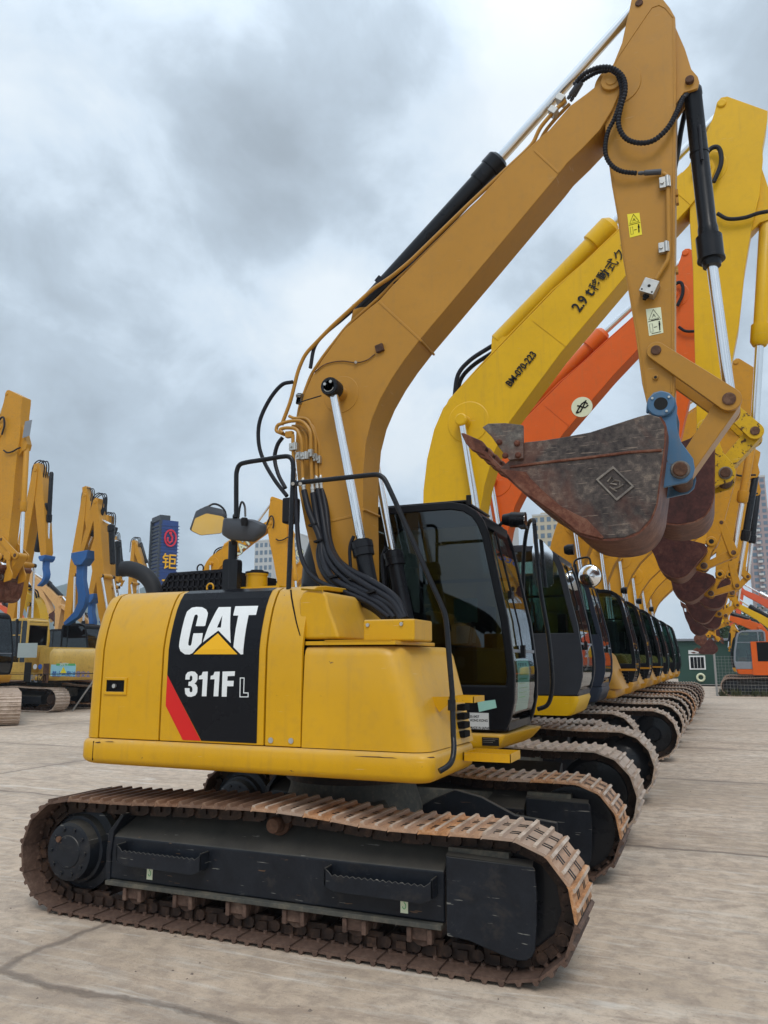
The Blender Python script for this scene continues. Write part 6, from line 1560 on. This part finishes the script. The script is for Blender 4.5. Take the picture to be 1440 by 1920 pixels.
M['door'] = M['orange']
a, b = P9(1407, 1203), P9(1440, 1266); dq = board('door', a.x, b.x+.3, b.z, a.z, y9-1.385, M['orange'], t9, (x9, y9)); a, b = P9(1418, 1204), P9(1442, 1240); board('door_window', a.x, b.x+.15, b.z, a.z, y9-1.395, M['void'], t9, (x9, y9))
bgx('yellow excavator with its arm reaching down beyond the end of the row', 38.0, (1185, 1232), (1272, 1088), (1328, 1192), x=-5.6, body='bright', boom='amber', ls=.8, curl=20, group='excavators parked in a row', detail=0)
# green site hut
xg, yg = W(1272, 1280, 56.0).x, 56.0
hut = thing('site_hut', 'dark green site hut with a barred white window', 'hut', (xg, yg, 0))
M['hutgreen'] = plain('hut_green', (.018, .060, .045), .6, 0, .15, 3, .1)
G().box(0, 5.4, 0, 3, .12, 2.9).build('wall', M['hutgreen'], hut, .02, 1)
G().box(-.15, 5.6, -.25, 3.2, 2.9, 3.05).build('roof', M['grey'], hut, .02, 1)
G().box(.75, 1.95, -.03, .0, 2.05, 2.30).build('awning_panel', M['paper'], hut)
w_ = G().box(.75, 1.75, -.05, .0, 1.05, 1.95).build('window', M['white'], hut); G().box(.84, 1.66, -.07, -.05, 1.14, 1.86).build('pane', M['void'], w_)
for k in range(1, 4): G().box(.84+k*.205-.012, .84+k*.205+.012, -.085, -.07, 1.14, 1.86).build('window_bar', M['white'], w_)
G().tube([(1.4+.22*math.cos(a*math.pi/10), -.06, .55+.22*math.sin(a*math.pi/10)) for a in range(21)], .07, 8).build('hose_reel', M['stickpale'], hut)
# wire fence with posts, weeds below
fx0 = gz(1345, 1305)
M['galv'] = plain('galvanised_grey', (.30, .30, .29), .6, .2, .25, 12, .1)
def fpost(x, y, h, lab, lean=0.0):
    g = G(); g.tube([(0, 0, -.05), (lean, 0, h)], .05, 10); g.tube([(lean, 0, h-.03), (lean-.02, 0, h+.04)], .058, 10)
    o = g.build('fence_post', M['galv'], None); o.location = (x, y, 0); tag(o, lab, 'post', 'posts of the wire fence'); return o
fpost(fx0.x, fx0.y, 2.0, 'grey fence post at the open end of the wire fence')
fpost(fx0.x+3.0, fx0.y, 2.0, 'grey fence post in front of the orange and grey excavator')
fpost(fx0.x+6.0, fx0.y, 2.0, 'grey fence post farther along the wire fence')
g = G()
for k in range(41): x = k*.15; g.box(x-.004, x+.004, -.004, .004, .05, 1.85)
for k in range(13): g.box(0, 6.0, -.004, .004, .08+k*.145, .088+k*.145)
wf = g.build('wire_fence', M['galv'], None); wf.location = (fx0.x, fx0.y, 0); tag(wf, 'wire mesh fence strung between grey posts over dark weeds', 'fence')
def weeds(name, n, x0, x1, y0, y1, h, seed, lab):
    rnd = random.Random(seed); g = G()
    for i in range(n):
        x, y = rnd.uniform(x0, x1), rnd.uniform(y0, y1); a = rnd.uniform(0, 6.3); hh = rnd.uniform(.3, 1)*h; wd = rnd.uniform(.01, .03)
        dx, dy = math.cos(a)*wd, math.sin(a)*wd; lx, ly = rnd.uniform(-.15, .15), rnd.uniform(-.15, .15)
        g.add([(x-dx, y-dy, 0), (x+dx, y+dy, 0), (x+lx*.5+dx, y+ly*.5+dy, hh*.6), (x+lx, y+ly, hh), (x+lx*.5-dx, y+ly*.5-dy, hh*.6)], [(0,1,2,3,4)])
    o = g.build(name, plain(name+'_leaf', (.055, .060, .022), .8, 0, .5, 3, 0)); tag(o, lab, 'weeds', kind='stuff')
weeds('weeds', 2600, fx0.x+.1, fx0.x+7, fx0.y-.15, fx0.y+.9, .42, 3, 'dark dry weeds along the foot of the wire fence')
# leaning pole and wire by the faded excavator
pa, pb = gz(135, 1334), W(118, 1262, 18.9)
g = G(); g.tube([(0, 0, 0), (pb.x-pa.x, .1, pb.z)], .028, 8); o = g.build('fence_post', M['galv'], None); o.location = pa; tag(o, 'thin grey pole leaning against the faded yellow excavator', 'post')
g = G(); g.tube([(0, 0, 0), (4.0, .1, .03), (8.0, .3, .10)], .012, 6); wq = W(10, 1265, 18.8); o = g.build('wire', M['rubber'], None); o.location = wq-Vector((2, 0, 0)); tag(o, 'slack black wire strung past the faded yellow excavator', 'wire')

# ================================================================= buildings, tower sign, hills
def tower(label, x, y, w_, d, h, wall, winm, nx, nz, name='apartment_tower', rz=0, balcony=None, z0=0, sidewin=True, trim=None):
    t = thing(name, label, 'building', (x, y, z0), rz)
    G().box(0, w_, 0, d, -1, h).build('wall', wall, t)
    G().box(w_*.2, w_*.7, d*.2, d*.8, h, h+w_*.14).build('roof_house', wall, t)
    G().box(-.15, w_+.15, -.15, d+.15, h, h+.5).build('parapet', trim or wall, t)
    mw = None; cnt = 0
    for i in range(nx):
        for k in range(nz):
            if cnt >= 96: break
            cnt += 1; cwd = w_/nx; ch = h/nz
            if mw is None: mw = G().box(-cwd*.30, cwd*.30, -.12, .0, -ch*.28, ch*.28).build('window', winm, t)
            else:
                mm2 = mw.copy(); S.collection.objects.link(mm2); mm2.parent = t
            o = t.children[-1] if cnt == 1 else mm2
            o.location = (cwd*(i+.5), 0, ch*(k+.5))
    if balcony:
        for k in range(min(nz, 30)):
            ch = h/nz; G().box(w_*.30, w_*.52, -1.4, -.13, ch*k+.2, ch*k+ch*.45).build('balcony', balcony, t)
    return t
M['bpink'] = plain('tower_pink', (.36, .27, .26), .9, 0, .05, .2, 0)
M['bpale'] = plain('tower_pale', (.50, .50, .48), .9, 0, .05, .2, 0)
M['bcream'] = plain('tower_cream', (.48, .42, .30), .9, 0, .05, .2, 0)
M['bwin'] = plain('tower_window', (.10, .15, .20), .3, 0, .2, .3, 0)
def at(u, v, y): return W(u, v, y)
def place_tower(label, u0, u1, vtop, y, wall, nx, nz, **k):
    a, b = W(u0, vtop, y), W(u1, vtop, y); return tower(label, a.x, y, b.x-a.x, 14, a.z, wall, M['bwin'], nx, nz, **k)
place_tower('pink and white apartment tower with stacked balconies, behind the bucket cylinders', 1396, 1434, 897, 230, M['bpink'], 3, 30, balcony=M['bpale'], trim=M['bpale'])
place_tower('pale grey apartment tower at the picture edge, beyond the pink one', 1436, 1475, 955, 300, M['bpale'], 3, 26)
place_tower('pale office block glimpsed between the yellow boom and the orange boom', 912, 948, 893, 210, M['bpale'], 4, 22)
place_tower('cream apartment block seen below the big bucket', 998, 1060, 968, 240, M['bcream'], 5, 18, trim=M['bpale'])
place_tower('white block with small dark windows behind the amber booms', 478, 512, 1016, 260, M['bpale'], 4, 16)
place_tower('white block beside the black boom guard, far off', 536, 560, 1003, 320, M['bpale'], 3, 18)
def shed(label, u0, u1, v0, y, wall, roof):
    a, b = W(u0, v0, y), W(u1, v0, y); t = thing('shed', label, 'shed', (a.x, y, 0)); w_ = b.x-a.x
    G().box(0, w_, 0, 12, 0, a.z).build('wall', wall, t); G().prism([(-.4, a.z), (w_+.4, a.z), (w_+.4, a.z+.35), (w_/2, a.z+1.2), (-.4, a.z+.35)], -.5, 12.5).build('roof', roof, t); return t
shed('long white-roofed shed behind the yellow boom', 1395, 1560, 1222, 75, M['hutgreen'], M['bpale'])
shed('low green shed closing the yard behind the row', 1150, 1400, 1226, 78, M['hutgreen'], M['grey'])
shed('low grey shed behind the faded yellow excavator', -120, 170, 1228, 62, M['grey'], M['greyplastic'])
# tower sign
ys = 60.0; a, b = W(297, 1120, ys), W(326, 1120, ys); ztop_ = W(300, 975, ys).z
ts = thing('tower_sign', 'tall blue sign tower with yellow characters and a red round emblem', 'sign', (a.x, ys, 0), R(58))
ws = 1.6
M['signblue'] = plain('sign_blue', (.016, .050, .20), .5, 0, .15, 3, 0); M['signside'] = plain('sign_side', (.035, .045, .06), .6, 0, .3, 3, 0)
G().box(0, ws, 0, 2.6, 0, ztop_).build('panel', M['signblue'], ts)
g = G()
for k in range(int(ztop_/.32)): g.box(-.10, ws+.10, -.05, -.001, k*.32, k*.32+.10)
g.build('front_slats', M['signblue'], ts)
g = G()
for k in range(int(ztop_/.36)): g.box(-.12, -.001, .1, 2.6, k*.36, k*.36+.2)
g.box(-.26, -.0, .0, .14, 0, ztop_); g.box(-.28, -.0, 2.5, 2.66, 0, ztop_+.2); g.box(-.2, ws*.5, .1, 2.5, ztop_, ztop_+.5); g.build('side_louvres', M['signside'], ts)
ze = W(312, 1007, ys).z
M['signred'] = plain('sign_red', (.62, .02, .05), .5, 0, .1, 3, 0)
g = G(); cxs = ws*.52
g.ring([(cxs+.62*math.cos(R(12*k)), ze+.85*math.sin(R(12*k))) for k in range(30)], [(cxs+.48*math.cos(R(12*k)), ze+.70*math.sin(R(12*k))) for k in range(30)], -.16, -.06)
g.tube([(cxs+.0, -.12, ze+.30), (cxs+.18, -.12, ze+.1), (cxs+.16, -.12, ze-.3), (cxs-.08, -.12, ze-.5), (cxs-.28, -.12, ze-.3), (cxs-.26, -.12, ze+.05)], .10, 8); g.steps((cxs-.02, -.16, ze+.48), (cxs-.02, -.06, ze+.48), [(0, .15), (1, .15)], 14)
g.build('emblem', M['signred'], ts)
for ch, v in (('钜', 1063), ('力', 1106), ('机', 1150)):
    text('sign_character', ch, M['decalyellow'], ts, (cxs, -.14, W(310, v, ys).z), (1, 0, 0), (0, 0, 1), 1.62, .04, .012, .9, align='CENTER')
# hills: a real ridge far away
def hills(name, x0, x1, y, hts, mat, depth=180):
    g = G(); n = 60; vs = []; rnd = random.Random(5); rows = 7
    for j in range(rows):
        for i in range(n+1):
            t = i/n; x = x0+(x1-x0)*t; k = t*(len(hts)-1); a = int(min(k, len(hts)-2)); h = hts[a]+(hts[a+1]-hts[a])*(k-a)
            f = math.sin(math.pi*j/(rows-1)); vs.append((x, y+depth*j/(rows-1), max(-2, h*f+rnd.uniform(-2.2, 2.2)*f)))
    fs = []
    for j in range(rows-1):
        for i in range(n): a = j*(n+1)+i; fs.append((a, a+1, a+n+2, a+n+1))
    g.add(vs, fs, 0, True); tag(g.build(name, mat), kind='structure')
hm = plain('hill_woods', (.055, .085, .075), .95, 0, .3, .02, 0)
yh = 560.0; xa_, xb2_ = W(-260, 1150, yh).x, W(620, 1150, yh).x
hills('hills', xa_, xb2_, yh, [W(0, v, yh+90).z for v in (1135, 1110, 1118, 1128, 1112, 1098, 1114, 1126, 1104, 1098, 1120, 1112, 1126, 1150, 1190)], hm)
# trees in front of the far sheds
def tree(x, y, h, seed, lab):
    rnd = random.Random(seed); t = thing('tree', lab, 'tree', (x, y, 0), 0, 'trees at the far end of the yard')
    g = G(); g.tube([(0, 0, 0), (.1, 0, h*.3), (0, .1, h*.6)], .16, 8, r1=.06)
    for k in range(4): a = rnd.uniform(0, 6.3); g.tube([(0, 0, h*.35), (math.cos(a)*h*.18, math.sin(a)*h*.18, h*.62)], .06, 6, r1=.02)
    g.build('trunk', M['rust'], t)
    g = G(); cl = [(rnd.gauss(0, h*.16), rnd.gauss(0, h*.16), h*rnd.uniform(.42, .95)) for _ in range(16)]
    for i in range(2200):
        c = rnd.choice(cl); r_ = h*.15; p = Vector((c[0]+rnd.gauss(0, r_*.6), c[1]+rnd.gauss(0, r_*.6), c[2]+rnd.gauss(0, r_*.5)))
        u = Vector((rnd.uniform(-1, 1), rnd.uniform(-1, 1), rnd.uniform(-1, 1))).normalized()*.13; v = u.cross(Vector((rnd.uniform(-1, 1), rnd.uniform(-1, 1), rnd.uniform(-1, 1)))).normalized()*.09
        g.add([p-u, p-v, p+u, p+v], [(0,1,2,3)])
    g.build('crown', M['leaf'], t)
M['leaf'] = plain('tree_leaf', (.035, .070, .022), .8, 0, .5, .8, 0)
for i, (u, y, h, lab) in enumerate(((1425, 66, 5.2, 'dense green tree before the white-roofed shed'), (1350, 70, 4.6, 'green tree rising behind the hut roof'), (1395, 70, 3.8, 'low bushy tree between the hut and the white-roofed shed'))):
    p = W(u, 1240, y); tree(p.x, y, h, 30+i, lab)
g = G(); rnd = random.Random(11)
for i in range(420):
    x = rnd.uniform(-7, 2.5); y = rnd.uniform(2.3, 14) if i % 3 else rnd.uniform(2.3, 5); s_ = rnd.choice((.003, .004, .005, .007, .009)) if i % 12 else .014
    a = rnd.uniform(0, 6.3); u = Vector((math.cos(a), math.sin(a), 0))*s_; v = Vector((-math.sin(a), math.cos(a), 0))*s_*rnd.uniform(.5, 1)
    c = Vector((x, y, 0)); top = c+Vector((0, 0, s_*rnd.uniform(.5, .9))); q = [c+u, c+v, c-u, c-v]
    g.add(q+[top], [(0,1,4), (1,2,4), (2,3,4), (3,0,4)])
tag(g.build('gravel', plain('grit', (.16, .13, .105), .9, 0, .6, 40, 0)), 'fine grit and crumbs scattered over the concrete yard', 'grit', kind='stuff')
# haze over the yard and the far town
hz_ = G().box(-700, 500, -30, 780, -1, 140).build('haze', bpy.data.materials.new('air')); hm_ = hz_.data.materials[0]; hm_.use_nodes = True
n_ = hm_.node_tree; n_.nodes.clear(); vo = N(n_, 'ShaderNodeVolumePrincipled'); vo.inputs['Color'].default_value = (.80, .88, .95, 1); vo.inputs['Density'].default_value = .0007; vo.inputs['Anisotropy'].default_value = .2
oo = N(n_, 'ShaderNodeOutputMaterial'); n_.links.new(vo.outputs[0], oo.inputs['Volume']); tag(hz_, kind='stuff')
S.cycles.volume_bounces = 0
